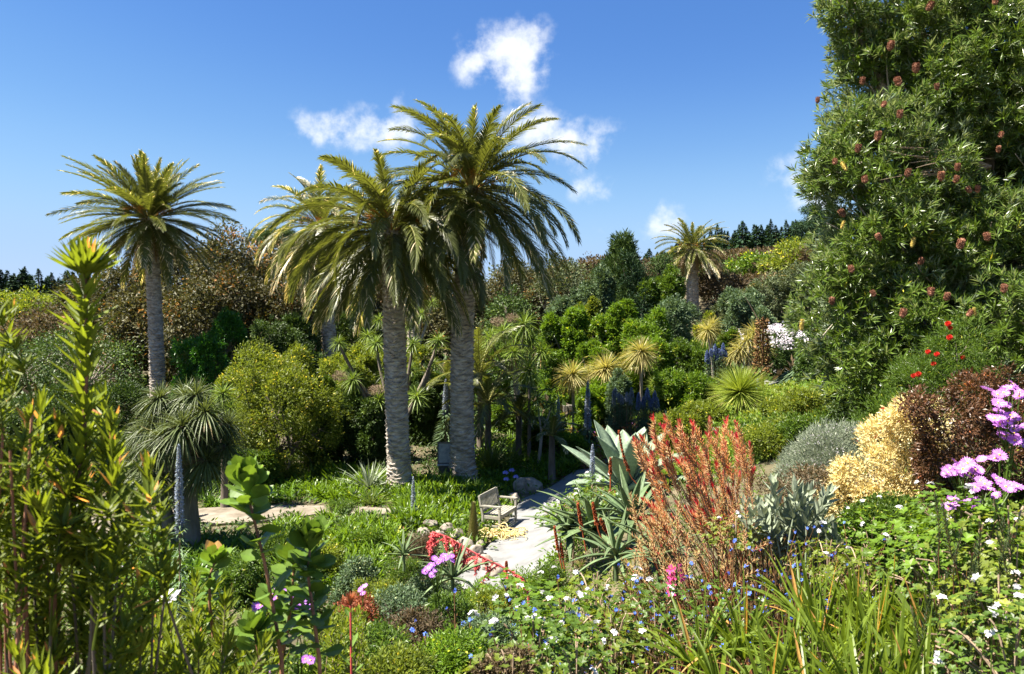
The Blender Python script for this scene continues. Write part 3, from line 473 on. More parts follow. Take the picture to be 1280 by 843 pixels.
# ---- heads of sword leaves
def head_mesh(name, mat, n=110, L=.6, W=.045, emin=-70, emax=85, droop=.35, fold=.2, seed=1, prof='sword', segs=4, t0=.4, tip=.15, r0=.04, tvar=.15, old=.25, lvar=.18, bend=0.):
    r = np.random.default_rng(seed); q = (np.arange(n) + .5) / n; az_ = np.arange(n) * 2.39996; s = np.sin(R(emax)) + (np.sin(R(emin)) - np.sin(R(emax))) * q; e = np.arcsin(np.clip(s, -1, 1)) + r.normal(0, .09, n)
    D = np.stack([np.cos(e) * np.cos(az_), np.cos(e) * np.sin(az_), np.sin(e)], 1); mb = MB(); dr = droop * r.uniform(.5, 1.5, n) * np.clip(1 - np.abs(e) / 1.6, .15, 1)
    leaves(mb, D * r0 + [0, 0, 0] * D, D, L * r.uniform(1 - lvar, 1 + lvar * .6, n) * np.clip(.75 + q * 1.2, 0, 1), W, np.clip(t0 + r.normal(0, tvar, n) + old * (q > .7) * q, 0, 1), U=np.array([0, 0, 1.]) + .15 * r.normal(size=(n, 3)), droop=dr, segs=segs, prof=prof, fold=fold, tip=tip, bend=bend)
    return mb.mesh(name, MT[mat])
HEADS = {}
def head(mat='cord', L=.6, v=0, **kw):
    k = (mat, L, v, tuple(sorted(kw.items())))
    if k not in HEADS: HEADS[k] = head_mesh('leaf_head', mat, L=L, seed=hash_(mat) + v * 7, **kw)
    return HEADS[k]
def cordyline(px_base, Y, heads, label, r0=.09, mat='cord', L=.6, group=None, base_py=None, trunk_mat='barkp', fork=.55, name='cabbage_tree', cat='cabbage tree', plume=(), **kw):
    """heads: list of (px, py, dy, scale). Stem from the ground to a fork and on to every head."""
    p = gx(px_base, Y)
    if base_py is not None: p = gp(px_base, base_py); Y = p[1]
    o = empty(name, p, label, cat, group); mb = MB(); H_ = [at(a, b, Y) + [0, dy, 0] - p for a, b, dy, s in heads]; c = np.mean(H_, 0)
    if len(H_) == 1: tube(mb, bez((0, 0, -.2), H_[0] * .5 + [.04, 0, 0], H_[0], 9), np.linspace(r0 * 1.25, r0 * .7, 9), 10, np.random.default_rng(3).random(9))
    else:
        fk = np.array([c[0] * fork, c[1] * fork, c[2] * fork]); tube(mb, bez((0, 0, -.2), fk * .5 + [.05, 0, 0], fk, 8), np.linspace(r0 * 1.25, r0 * .9, 8), 12, .5)
        for h in H_: tube(mb, bez(fk - [0, 0, .05], (fk + h) / 2 + np.array([h[0] - fk[0], h[1] - fk[1], -.1]) * .2, h, 9), np.linspace(r0 * .7, r0 * .4, 9), 8, .5)
    part('trunk', (mb, MT[trunk_mat], True), o)
    for i, ((a, b, dy, s), h) in enumerate(zip(heads, H_)):
        part('leaf_head', head(mat, L, i % 3, **kw), o, h, (rng.uniform(-.15, .15), rng.uniform(-.15, .15), rng.uniform(0, 6)), s)
    for a, b, dy in plume:
        m2 = MB(); q = at(a, b, Y) + [0, dy, 0] - p; r = np.random.default_rng(int(a)); n = 700; o_ = rdir(n, r) * (r.random((n, 1))**.5) * [.28, .28, .2]; leaves(m2, q + o_, unit(o_ + r.normal(size=(n, 3)) * .15), .1, .012, r.random(n))
        part('seed_plume', (m2, MT['twig']), o)
    return o
# ---- flower spike of tiny bells on a leafy tapering column
def echium(px, py_base, py_top, Y, label, mat='echl', wide=.1, leafy=.5, group=None, n=1, leafmat_='blueg', spread=0.):
    p = gx(px, Y); p0 = at(px, py_top, Y); h = p0[2] - p[2]; o = empty('echium', p, label, 'flower', group); r = np.random.default_rng(int(px * 7 + py_top)); zb = at(px, py_base, Y)[2] - p[2]
    mb = MB(); tube(mb, [(0, 0, -.1), (0, 0, h * .5), (0, 0, h * .98)], [wide * .22, wide * .16, .004], 6, .4); N = int(350 + h * 420)
    part('stem', (mb, MT['twig']), o)
    s = r.random(N); z = zb + (h - zb) * s; rad = wide * (1 - s**3 * .85) * .5; a = r.random(N) * 6.28; d = np.stack([np.cos(a), np.sin(a), 0 * a], 1); mb = MB()
    leaves(mb, d * (rad * .5)[:, None] + np.c_[0 * z, 0 * z, z], unit(d + [0, 0, .35] + r.normal(size=(N, 3)) * .5), (rad * .9 + .01) * r.uniform(.6, 1.3, N), wide * .2, r.random(N)); part('flower_spike', (mb, MT[mat]), o)
    N = int(150 + 200 * leafy); s = r.random(N)**1.3; z = .05 + (zb + (h - zb) * .12) * s; a = r.random(N) * 6.28; d = np.stack([np.cos(a), np.sin(a), 0 * a], 1); mb = MB(); L = wide * 3.2 * (1 - .55 * s) * leafy * 1.6
    leaves(mb, d * wide * .12 + np.c_[0 * z, 0 * z, z], unit(d + [0, 0, .25]), L, wide * .32, r.random(N), U=np.array([0, 0, 1.]), segs=3, droop=.4, fold=.2); part('leaves', (mb, MT[leafmat_]), o)
    return o
# ---- leafy shoot (stem with spiralled leaves)
def shoot_mesh(name, mat, L=.8, n=90, leaf=.08, lw=.016, start=.25, ang=42, top=14, seed=1, stem_r=.006, bendx=.1, whorl=0, segs=3, prof='lance', t0=.4, tipt=.2, fold=.18, stemmat='twig', curve=-.15, dens_top=1.0, tvar=.14, st=.5):
    r = np.random.default_rng(seed); q = np.linspace(0, 1, 12); ax = np.stack([bendx * q**2 * L, .03 * np.sin(q * 4) * L, q * L], 1); mb = MB(); tube(mb, ax, np.linspace(stem_r, stem_r * .45, 12), 6, st, 1)
    s = start + (1 - start) * (np.arange(n) / n)**(1 / dens_top); 
    if whorl: s = start + (1 - start) * (np.floor(np.arange(n) / n * whorl) + .55 + .45 * ((np.arange(n) / n * whorl) % 1)) / whorl
    s = np.clip(s, 0, 1); P = np.stack([np.interp(s, q, ax[:, k]) for k in range(3)], 1); a = np.arange(n) * 2.39996; e = R(90) - R(ang) * (1 - (1 - top / ang) * np.clip((s - .75) / .25, 0, 1)) * r.uniform(.75, 1.25, n)
    D = np.stack([np.cos(e) * np.cos(a), np.cos(e) * np.sin(a), np.sin(e)], 1); t = np.clip(t0 + r.normal(0, tvar, n) + tipt * np.clip((s - .8) / .2, 0, 1), 0, 1)
    leaves(mb, P, D, leaf * r.uniform(.75, 1.2, n) * (1 - .35 * np.clip((s - .9) / .1, 0, 1)), lw * r.uniform(.85, 1.15, n), t, U=np.array([0, 0, 1.]) + .1 * r.normal(size=(n, 3)), segs=segs, prof=prof, fold=fold, bend=curve * -1, tip=.15)
    return mb.mesh(name, [MT[mat], MT[stemmat]])
# ---- tuft of strap leaves
def tuft_mesh(name, mat, n=34, L=.45, W=.022, emin=35, emax=88, droop=.55, seed=1, rb=.04, t0=.4, tip=.1, segs=4, prof='strap', tvar=.15, fold=.18, lean=(0, 0, 0)):
    r = np.random.default_rng(seed); a = r.random(n) * 6.28; e = R(1) * r.uniform(emin, emax, n); D = unit(np.stack([np.cos(e) * np.cos(a), np.cos(e) * np.sin(a), np.sin(e)], 1) + np.array(lean)); P = np.c_[np.cos(a) * rb * r.random(n), np.sin(a) * rb * r.random(n), 0 * a - .02]; mb = MB()
    leaves(mb, P, D, L * r.uniform(.6, 1.15, n), W * r.uniform(.7, 1.2, n), np.clip(t0 + r.normal(0, tvar, n), 0, 1), U=np.array([0, 0, 1.]) + .25 * r.normal(size=(n, 3)), segs=segs, prof=prof, fold=fold, droop=droop * r.uniform(.4, 1.5, n) * np.cos(e), tip=tip)
    return mb.mesh(name, MT[mat])
# ---- thick succulent leaf as a closed loft
def succulent(mb, P, az_, el_, L, W, thick=.035, curl=.0, droop=0., gut=.25, t=.5, prof='agave', n=12, tipt=0.):
    D0 = np.array([math.cos(az_), math.sin(az_), 0]); S = np.array([-math.sin(az_), math.cos(az_), 0]); q = np.linspace(0, 1, n); e = el_ - curl * q; dx = np.cos(e); dz = np.sin(e)
    x = np.r_[0, np.cumsum((dx[1:] + dx[:-1]) / 2)] * L / (n - 1); z = np.r_[0, np.cumsum((dz[1:] + dz[:-1]) / 2)] * L / (n - 1); w = PROF[prof](q) * W / 2; V = []; T = []
    cs = [(-1, gut), (-.5, gut * .25), (0, 0), (.5, gut * .25), (1, gut), (.55, -.12), (0, -.22), (-.55, -.12)]
    for k in range(n):
        Nk = D0 * -math.sin(e[k]) + np.array([0, 0, math.cos(e[k])]); c = np.array(P) + D0 * x[k] + [0, 0, z[k]]; th = thick * (1 - .8 * q[k])
        for a, b in cs: V.append(c + S * a * w[k] + Nk * (b * w[k] if b >= 0 else b * th * 5)); T.append(t + tipt * q[k]**4)
    m = len(cs); i = np.arange(m); j = (i + 1) % m; f = [np.stack([k * m + i, k * m + j, (k + 1) * m + j, (k + 1) * m + i], 1) for k in range(n - 1)]; mb.add(np.array(V), np.concatenate(f), np.clip(np.array(T), 0, 1))
def agave(base, label, n=22, L=1.0, W=.24, seed=1, mat='agave', name='agave', cat='agave', emin=8, emax=82, thick=.03, group=None, curl=.35, gut=.3, rot=0., t0=.5, lvar=.12, prof='agave', tipt=0.):
    r = np.random.default_rng(seed); o = empty(name, base, label, cat, group)
    for i in range(n):
        q = (i + .5) / n; mb = MB(); succulent(mb, (0, 0, .05), 0, R(emax + (emin - emax) * q) + r.normal(0, .06), L * r.uniform(1 - lvar, 1 + lvar) * (.75 + .25 * min(1, q * 3)), W * r.uniform(.85, 1.1), thick, curl * r.uniform(-.2, 1.2), gut=gut, t=np.clip(t0 + r.normal(0, .13), 0, 1), prof=prof, tipt=tipt)
        part('leaf', (mb, MT[mat], True), o, (0, 0, 0), (0, 0, rot + i * 2.39996 + r.normal(0, .1)))
    mb = MB(); tube(mb, [(0, 0, -.25), (0, 0, 0), (0, 0, .14)], [W * .5, W * .42, W * .2], 10, .4); part('stem', (mb, MT[mat], True), o)
    return o
# ---- flowers
def daisy_mesh(mat, R_=.02, petals=16, seed=1, name='flower'):
    r = np.random.default_rng(seed); a = np.arange(petals) / petals * 6.283; D = np.stack([np.cos(a), np.sin(a), .12 + .12 * r.random(petals)], 1); mb = MB(); leaves(mb, D * R_ * .15, D, R_ * r.uniform(.85, 1.1, petals), R_ * .3, r.random(petals), U=np.array([0, 0, 1.]), segs=3, prof='paddle', fold=.1)
    v = [(math.cos(k) * R_ * .22, math.sin(k) * R_ * .22, .12 * R_) for k in np.arange(8) * .785] + [(0, 0, .3 * R_)]; mb.add(v, [[k, (k + 1) % 8, 8] for k in range(8)], .5, 1)
    return mb.mesh(name, [MT[mat], MT['yellow']])
def bloom_mesh(mat, R_=.02, petals=5, seed=1, name='flower', w=.85):
    r = np.random.default_rng(seed); a = np.arange(petals) / petals * 6.283; D = np.stack([np.cos(a), np.sin(a), .35 + .2 * r.random(petals)], 1); mb = MB(); leaves(mb, D * R_ * .05, D, R_, R_ * w, np.clip(.6 + .4 * r.random(petals), 0, 1), U=np.array([0, 0, 1.]), segs=3, prof='paddle', fold=.12, droop=.15)
    return mb.mesh(name, MT[mat])
def umbel_mesh(mat, n=6, R_=.03, fl=.015, seed=1, name='flower'):
    r = np.random.default_rng(seed); mb = MB()
    for k in range(n):
        c = rdir(1, r)[0] * R_ * r.random()**.4; c[2] = abs(c[2]) * .7; nn = unit(c + [0, 0, R_ * .6] + r.normal(size=3) * .004); u = unit(np.cross(nn, [0.1, 1, .2])); vv = np.cross(nn, u)
        a = np.arange(5) / 5 * 6.283 + r.random(); D = np.cos(a)[:, None] * u + np.sin(a)[:, None] * vv + .25 * nn; leaves(mb, c + D * .001, D, fl, fl * .85, np.clip(.55 + .5 * r.random(5), 0, 1), U=nn, segs=2, prof='paddle', fold=.1)
    return mb.mesh(name, MT[mat])
def rock(loc, size, label, group=None, seed=0, mat='stone', name='boulder', cat='rock', rz=0.):
    r = np.random.default_rng(seed); n1, n2 = 40, 26; th = np.linspace(0, 2 * np.pi, n1, endpoint=False); ph = np.linspace(0, np.pi, n2); T, Pp = np.meshgrid(th, ph); d = np.stack([np.sin(Pp) * np.cos(T), np.sin(Pp) * np.sin(T), np.cos(Pp)], 2)
    rr = np.ones(T.shape)
    for k in range(16): c = rdir(1, r)[0]; m = r.uniform(.62, .92); dd = (d @ c); rr = np.minimum(rr, np.where(dd > .05, m / np.maximum(dd, .05), 9))
    for f, a in ((3, .05), (7, .025), (15, .014)): o_ = r.random(3) * 9; rr = rr + a * np.sin(d[..., 0] * f + o_[0]) * np.sin(d[..., 1] * f + o_[1]) * np.cos(d[..., 2] * f + o_[2])
    V = (d * rr[..., None] * np.array(size) / 2).reshape(-1, 3); i = np.arange(n1)[None] + np.arange(n2 - 1)[:, None] * n1; j = (np.arange(n1)[None] + 1) % n1 + np.arange(n2 - 1)[:, None] * n1; mb = MB(); mb.add(V, np.stack([i.ravel(), j.ravel(), (j + n1).ravel(), (i + n1).ravel()], 1)[:, ::-1], .5)
    o = part(name, (mb, MT[mat], True), None, loc, (0, 0, rz)); return tag(o, label, cat, group)

# ================================================================== THE BIG PALMS
b = gp(500, 612); T_ = at(490, 290, b[1]); feather_palm(b, T_, .36, .33, 'tall feather palm whose trunk rises just left of the small sign, its fronds arching widest', nf=86, L=3.95, droopy=1.0, amax=70, amin=-44, seed=1, lean=(-.05, 0, 0), dead=12)
b = gp(580, 603); T_ = at(590, 238, b[1]); feather_palm(b, T_, .4, .32, 'tallest feather palm, its trunk just right of the small sign and behind the bench', nf=92, L=4.2, droopy=.85, seed=2, lean=(-.38, 0, 0), amin=-48)
b = gx(197, 37); T_ = at(187, 274, 37); feather_palm(b, T_, .34, .3, 'feather palm standing alone at the left with straight stiff fronds', nf=104, L=3.9, droopy=.55, seed=3, lean=(.12, 0, 0), amin=-46, dead=16, t0=.5)
b = gx(417, 44); T_ = at(402, 285, 44); feather_palm(b, T_, .40, .34, 'feather palm behind the two big ones with brown hanging fronds', nf=70, L=4.4, droopy=1.0, seed=4, amin=-62, dead=26, t0=.66)
b = gx(517, 52); T_ = at(516, 300, 52); feather_palm(b, T_, .42, .36, 'feather palm hidden behind the two big ones, only its grey trunk showing between them', nf=40, L=3.6, droopy=1.0, seed=5, dead=6)
b = gx(866, 75); T_ = at(865, 312, 75); feather_palm(b, T_, .62, .46, 'far feather palm standing above the shrubs on the right hillside', nf=66, L=4.0, droopy=.75, seed=6, amin=-45, dead=12, t0=.58)

# ================================================================== FAR TREES
# dark spruces on both skylines
def spruce(loc, h, rad, label, group, seed, name='spruce_tree'):
    r = np.random.default_rng(seed); o = empty(name, loc, label, 'conifer', group); mb = MB(); tube(mb, [(0, 0, -1), (0, 0, h * .5), (0, 0, h * .97)], [h * .03, h * .018, .03], 6, .4); part('trunk', (mb, MT['bark']), o); mb = MB()
    n = 900; s = r.random(n)**1.25; a = r.random(n) * 6.28; z = h * (.1 + .88 * s) ; rr = rad * (1 - s)**.85 * (.82 + .3 * np.sin(s * 46 + a * 2)) * r.uniform(.45, 1.05, n); d = np.stack([np.cos(a), np.sin(a), 0 * a], 1)
    leaves(mb, d * (rr * .5)[:, None] + np.c_[0 * z, 0 * z, z], unit(d + [0, 0, -.22] + r.normal(size=(n, 3)) * .22), rr * .62 + .25, .42, r.random(n), U=np.array([0, 0, 1.]), fold=.1, droop=.1)
    leaves(mb, np.repeat([[0, 0, h * .93]], 12, 0), unit(r.normal(size=(12, 3)) * .25 + [0, 0, 1]), h * .09, .16, .5); part('crown', (mb, MT['pine']), o); return o
sp = [spruce((0, 0, 0), 10, 3.3, 'dark spruce in the row along the right-hand skyline', 'spruces on the right skyline', 11 + k) for k in range(3)]
KIDS.update({o.name: list(o.children) for o in sp}); r = np.random.default_rng(5); first = [True] * 3
def put_spruce(k, loc, s, label, group):
    if first[k]: o = sp[k]; o.location = [float(q) for q in loc]; o.scale = (s * r.uniform(.9, 1.5), s * r.uniform(.9, 1.5), s); first[k] = False
    else: o = copy_thing(sp[k], loc, r.random() * 6, (s * r.uniform(.9, 1.5), s * r.uniform(.9, 1.5), s))
    o['label'] = label; o['group'] = group
for i in range(56):
    px = 795 + 245 * (i + r.uniform(-.3, .3)) / 55; Y = r.uniform(185, 215); top = np.interp(px, [795, 870, 900, 1040], [325, 300, 288, 281]) + r.uniform(-7, 5); hh = r.uniform(6.5, 14); p = at(px, top + r.uniform(-6, 4), Y); p[2] -= hh; put_spruce(i % 3, p, hh / 10, 'dark spruce in the row along the right-hand skyline', 'spruces on the right skyline')
for i in range(32):
    px = -40 + 130 * (i + r.uniform(-.3, .3)) / 31; Y = r.uniform(150, 180); top = np.interp(px, [-40, 20, 60, 90], [342, 350, 352, 348]) + r.uniform(-8, 6); hh = r.uniform(6, 13); p = at(px, top - 4 + r.uniform(-6, 4), Y); p[2] -= hh; put_spruce(i % 3, p, hh / 10, 'dark spruce in the row at the left end of the skyline', 'spruces on the left skyline')
# far hillside woods (one mass behind everything)
def woods(name, mat, label, pts, seed, wtree=3.2, leaf=.5, nc=60):
    r = np.random.default_rng(seed); mb = MB()
    for x, y, z, hh in pts:
        rx = wtree * r.uniform(.7, 1.3); lb = lobes_for(rx, rx, hh, 4, int(r.integers(1e6)), base=z); lb = [(a + x, b + y, c, d, e, f) for a, b, c, d, e, f in lb]; crown_mesh(lb, nc, .9, 14, leaf, leaf * .5, mb=mb, seed=int(r.integers(1e6)), tvar=.25)
    o = part(name, (mb, MT[mat])); tag(o, label, 'woodland', None, 'stuff')
def wpts(n, px0, px1, y0, y1, top, seed, hlo=4, hhi=7):
    r = np.random.default_rng(seed); L = []
    for i in range(n):
        px = r.uniform(px0, px1); Y = r.uniform(y0, y1); g = gx(px, Y); hh = r.uniform(hlo, hhi); mxh = at(px, top(px), Y)[2] - g[2]; hh = min(hh, mxh); 
        if hh > 1: L.append((g[0], g[1], g[2] - .3, hh))
    return L
woods('far_woods', 'brown', 'brown wooded slope rising to the right-hand skyline', wpts(130, 690, 1120, 105, 190, lambda p: np.interp(p, [690, 760, 870, 1100], [330, 322, 318, 308]), 3), 3)
woods('far_woods', 'dark', 'dark wooded rise at the left below the skyline', wpts(90, -120, 330, 90, 150, lambda p: np.interp(p, [-120, 60, 330], [366, 374, 352]), 4), 4)
woods('far_woods', 'eucg', 'grey green woodland filling the valley behind the palms', wpts(90, 300, 760, 80, 150, lambda p: np.interp(p, [300, 760], [345, 330]), 5), 5)

EU = [(150, 52, 120, 318), (228, 55, 120, 296), (285, 50, 100, 300), (345, 58, 120, 284), (110, 60, 110, 345), (395, 62, 110, 300), (250, 44, 100, 350), (320, 46, 110, 345), (175, 47, 110, 350), (455, 64, 100, 330), (540, 66, 110, 330), (640, 68, 100, 325), (680, 70, 90, 330), (60, 62, 120, 395)]
for i, (px, Y, w_, top) in enumerate(EU): plant('gum_tree', px, Y, w_, top, 'euc', 'brown-tinged olive gum tree in the dark wood behind the palms', 'tree', 'gum trees in the dark wood', leaf=.26, lw=.13, rc=.62, nleaf=30, hang=.3, nl=13, foliage='crown', stem='trunk', bark='barkp', bf=.06, nmax=2400, dens=1.3, jit=.36, rz=0, upb=.4, tvar=.28, spread=.55)
for i, (px, Y, w_, top, mat, lab) in enumerate([
    (372, 56, 70, 305, 'eucg', 'grey green gum tree crown showing left of the brown hanging palm fronds'),
    (705, 66, 90, 318, 'eucg', 'olive gum tree with a bare fork, just right of the biggest palm crown'),
    (738, 80, 90, 318, 'brown', 'brown leafed tree on the skyline left of the dark pine'),
    (640, 58, 60, 360, 'dark', 'dark green tree directly right of the tallest palm trunk below its fronds'),
    (905, 78, 110, 345, 'brown', 'russet brown tree behind the far palm, right of its trunk'),
    (945, 90, 110, 335, 'brown', 'broad russet tree mass under the spruces on the right slope'),
    (900, 105, 90, 318, 'brown', 'brown wood-edge tree level with the far palm crown'),
    (985, 82, 60, 302, 'lime', 'golden yellow-green tree high on the right slope'),
    (938, 88, 55, 322, 'bright', 'bright green tree between the far palm and the golden tree'),
    (1020, 80, 60, 312, 'brown', 'reddish brown tree below the dark cypress'),
    (35, 75, 150, 362, 'lime', 'light yellow-green tree mass at the far left below the spruces'),
    (70, 58, 110, 385, 'brown', 'brownish scrub tree at the left behind the tall leafy shoot'),
    (20, 45, 150, 430, 'dark', 'dark green leafy tree at the left edge behind the shoots'),
    (110, 42, 130, 420, 'dark', 'dark bushy tree left of the lone palm trunk')]):
    plant('broadleaf_tree', px, Y, w_, top, mat, lab, 'tree', leaf=.26 * Y / 60, lw=.13 * Y / 60, rc=.6, nleaf=20, nl=10, foliage='crown', stem='trunk', bark='barkp', bf=.08, nmax=1400, tvar=.26)

# flat-topped stone pine and the cypress
def tiered(name, px, Y, w_, top, low, label, tiers, mat, seed, cat='conifer', bx=0., flat=.16, wprof=None, leaf=.22):
    r = np.random.default_rng(seed); p = gx(px, Y); zt = at(px, top, Y)[2] - p[2]; zl = at(px, low, Y)[2] - p[2]; rw = w_ / 2 / F * Y; o = empty(name, p, label, cat); mb = MB(); lb = []
    tube(mb, bez((0, 0, -.5), (r.uniform(-.3, .3), 0, zt * .5), (0, 0, zt * .97), 9), np.linspace(zt * .035, zt * .008, 9), 8)
    for i in range(tiers):
        q = i / max(1, tiers - 1); z = zl + (zt - zl) * q; wr = rw * (wprof(q) if wprof else 1); n = 3 if tiers > 1 else 7
        for k in range(n):
            a = r.random() * 6.28; d = wr * r.uniform(.35, .65); s = wr * r.uniform(.38, .6); c = np.array([math.cos(a) * d + bx * q, math.sin(a) * d, z + r.uniform(-.3, .3) * (zt - zl) / tiers]); lb.append((*c, s, s, s * flat + .2)); tube(mb, bez((0, 0, z * .85), (c[0] * .5, c[1] * .5, z * .9), c, 6), np.linspace(zt * .012, zt * .004, 6), 5)
    part('trunk', (mb, MT['bark']), o); rc = .42 * Y / 70; area = sum((l[3] * l[4] + 2 * l[3] * l[5]) * 4.2 for l in lb)
    part('crown', (crown_mesh(lb, int(min(2200, area / rc / rc * 1.1)), rc, 20, leaf, leaf * .35, seed=seed, flat=.6, upb=.8), MT[mat]), o); return o
tiered('stone_pine', 335, 72, 75, 283, 296, 'flat-topped green pine crown rising over the dark wood behind the palms', 1, 'cypress', 3, flat=.22)
tiered('cypress_tree', 1018, 100, 70, 240, 305, 'dark cypress with layered branches on the skyline beside the big banksia', 7, 'pine', 4, wprof=lambda q: 1 - .6 * q, bx=1.0, flat=.2, leaf=.3)
tiered('cypress_tree', 1045, 95, 60, 262, 310, 'lower dark cypress partly behind the banksia edge', 5, 'pine', 8, wprof=lambda q: 1 - .5 * q, flat=.2, leaf=.3)
tiered('layered_conifer', 828, 58, 50, 326, 365, 'small layered conifer with flat green branch plates right of the dark pine', 4, 'cypress', 5, wprof=lambda q: 1 - .35 * q, flat=.1)
# dark bushy pine
def cone_pine(px, Y, w_, top, low, label, mat='pine', seed=1, n=1500, leaf=.34):
    p = gx(px, Y); h = at(px, top, Y)[2] - p[2]; rw = w_ / 2 / F * Y; o = empty('pine_tree', p, label, 'conifer'); r = np.random.default_rng(seed); lb = []
    for k in range(26): q = r.random(); z = h * (.3 + .66 * q); rr = rw * (1 - q)**.75; a = k * 2.4; s = rw * (.42 - .24 * q); lb.append((math.cos(a) * rr * .75, math.sin(a) * rr * .75, z, s, s, s * 1.1))
    lb.append((0, 0, h * .5, rw * .5, rw * .5, h * .42)); part('crown', (crown_mesh(lb, n, .38, 26, leaf, .07, seed=seed, upb=.2, hang=-.5, out=.6), MT[mat]), o); part('trunk', (limbs(h, lb[:8], .28, 1, seed), MT['bark']), o); return o
cone_pine(776, 52, 100, 296, 400, 'broad cone-shaped dark pine in the middle of the garden left of the far palm', 'cypress', 3, 2200)
plant('broadleaf_tree', 800, 50, 56, 318, 'pine', 'rounded dark green shoulder of foliage against the right side of the pine', 'tree', leaf=.24, lw=.06, nmax=900)

# ================================================================== MIDDLE: SHRUBS ON THE TERRACES
MID = [  # px, Y, width, top, material, label, extra
 (746, 47, 50, 346, 'blueg', 'grey green rounded shrub in front of the dark pine, its left side'),
 (715, 50, 60, 376, 'blueg', 'grey green shrub below and left of the dark pine'),
 (735, 44, 36, 372, 'lime', 'thin yellow-green bush at the foot of the dark pine'),
 (826, 50, 60, 345, 'green', 'rounded green tree directly left of the far palm trunk'),
 (836, 42, 78, 374, 'blueg', 'blue-green dome shrub in front of the far palm trunk'),
 (765, 40, 62, 380, 'bright', 'bright yellow-green leafy shrub below the dark pine'),
 (705, 41, 62, 388, 'bright', 'bright green big-leaved shrub above the cabbage trees'),
 (810, 38, 74, 396, 'bright', 'vivid green rounded bush right of centre below the blue-green dome'),
 (742, 38, 46, 418, 'bright', 'light green bush just above the yellow-headed cabbage trees'),
 (862, 38, 74, 434, 'green', 'mid green hedge-like shrub left of the blue flower spikes'),
 (975, 60, 100, 333, 'eucg', 'large grey green dome tree dotted with pale flower heads beside the banksia'),
 (935, 52, 70, 362, 'blueg', 'dull green rounded tree between the far palm trunk and the banksia'),
 (915, 56, 60, 378, 'eucg', 'dark olive tree with bare lower trunks behind the yellow cabbage tree'),
 (700, 42, 80, 420, 'green', 'deep green round-headed shrub left of the yellow-headed cabbage trees'),
 (769, 42, 34, 424, 'brown', 'small brown twiggy bush between the yellow-headed cabbage trees'),
 (880, 46, 36, 400, 'lime', 'small light green bush beside the foot of the far palm'),
 (905, 42, 36, 412, 'green', 'low clipped green dome in front of the far palm foot'),
 (262, 36, 88, 408, 'shiny', 'glossy bright green shrub right of the lone palm trunk'),
 (348, 27, 140, 430, 'lime', 'large yellow-green bushy shrub filling the bank between the left palms'),
 (305, 30, 70, 455, 'lime', 'yellow-green shrub shoulder left of the big yellow-green bush'),
 (400, 29, 60, 470, 'green', 'green shaded side bush right of the big yellow-green bush'),
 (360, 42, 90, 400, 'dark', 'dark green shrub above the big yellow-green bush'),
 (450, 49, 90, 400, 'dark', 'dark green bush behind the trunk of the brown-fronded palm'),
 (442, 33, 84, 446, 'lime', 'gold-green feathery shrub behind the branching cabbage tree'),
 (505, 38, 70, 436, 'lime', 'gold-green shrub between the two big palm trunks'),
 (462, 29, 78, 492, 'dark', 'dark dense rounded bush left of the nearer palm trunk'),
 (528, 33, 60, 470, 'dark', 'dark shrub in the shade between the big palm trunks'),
 (615, 42, 90, 430, 'green', 'deep green bush right of the big palm trunks'),
 (640, 36, 60, 500, 'green', 'shaded green shrub behind the slender cabbage tree trunks'),
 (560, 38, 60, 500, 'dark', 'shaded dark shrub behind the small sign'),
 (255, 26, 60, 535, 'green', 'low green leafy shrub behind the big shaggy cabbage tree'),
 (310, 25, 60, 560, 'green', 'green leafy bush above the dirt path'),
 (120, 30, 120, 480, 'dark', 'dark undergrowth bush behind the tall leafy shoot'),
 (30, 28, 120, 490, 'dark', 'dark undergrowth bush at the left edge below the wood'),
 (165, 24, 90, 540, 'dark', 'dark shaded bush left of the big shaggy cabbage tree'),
 (855, 30, 80, 468, 'bright', 'fresh green low shrub with red flecks left of the spiky ball plant'),
 (800, 34, 60, 466, 'bright', 'fresh green low shrub behind the palest cabbage tree trunk'),
 (773, 31, 24, 470, 'blueg', 'small grey green ball shrub between the yellow-headed cabbage trees'),
 (745, 32, 50, 476, 'bright', 'light green low bush behind the middle yellow-headed cabbage tree'),
 (770, 37, 70, 494, 'green', 'soft green mound below the blue flower spikes'),
 (880, 24, 50, 500, 'lime', 'red-dotted green bush left of the spiky ball plant'),
 (850, 23, 60, 510, 'lime', 'grassy yellow-green mound behind the red-leaved bush'),
 (715, 30, 60, 545, 'bright', 'low green mound behind the slender cabbage tree trunk'),
 (682, 31, 50, 520, 'green', 'white-flecked green bush beside the slender trunks'),
 (990, 19, 70, 492, 'lime', 'olive-gold bush right of the spiky ball plant'),
 (960, 16, 70, 522, 'green', 'fresh green grassy bush below the spiky ball plant'),
 (1030, 17, 90, 492, 'lime', 'yellow-olive leafy bush under the left edge of the banksia'),
 (1010, 14.5, 80, 520, 'green', 'rank green strappy bush above the silver shrub'),
 (1110, 14, 150, 500, 'dark', 'dark green undergrowth beneath the banksia'),
 (1012, 26, 28, 440, 'dark', 'dark narrow bush at the bend of the upper path'),
]
for px, Y, w_, top, mat, lab in MID: plant('shrub', px, Y, w_, top, mat, lab, 'shrub', leaf=Y * .0036 + .015, nleaf=26, nl=12, nmax=2800, rc=max(.11, w_ / F * Y * .055), tvar=.2)
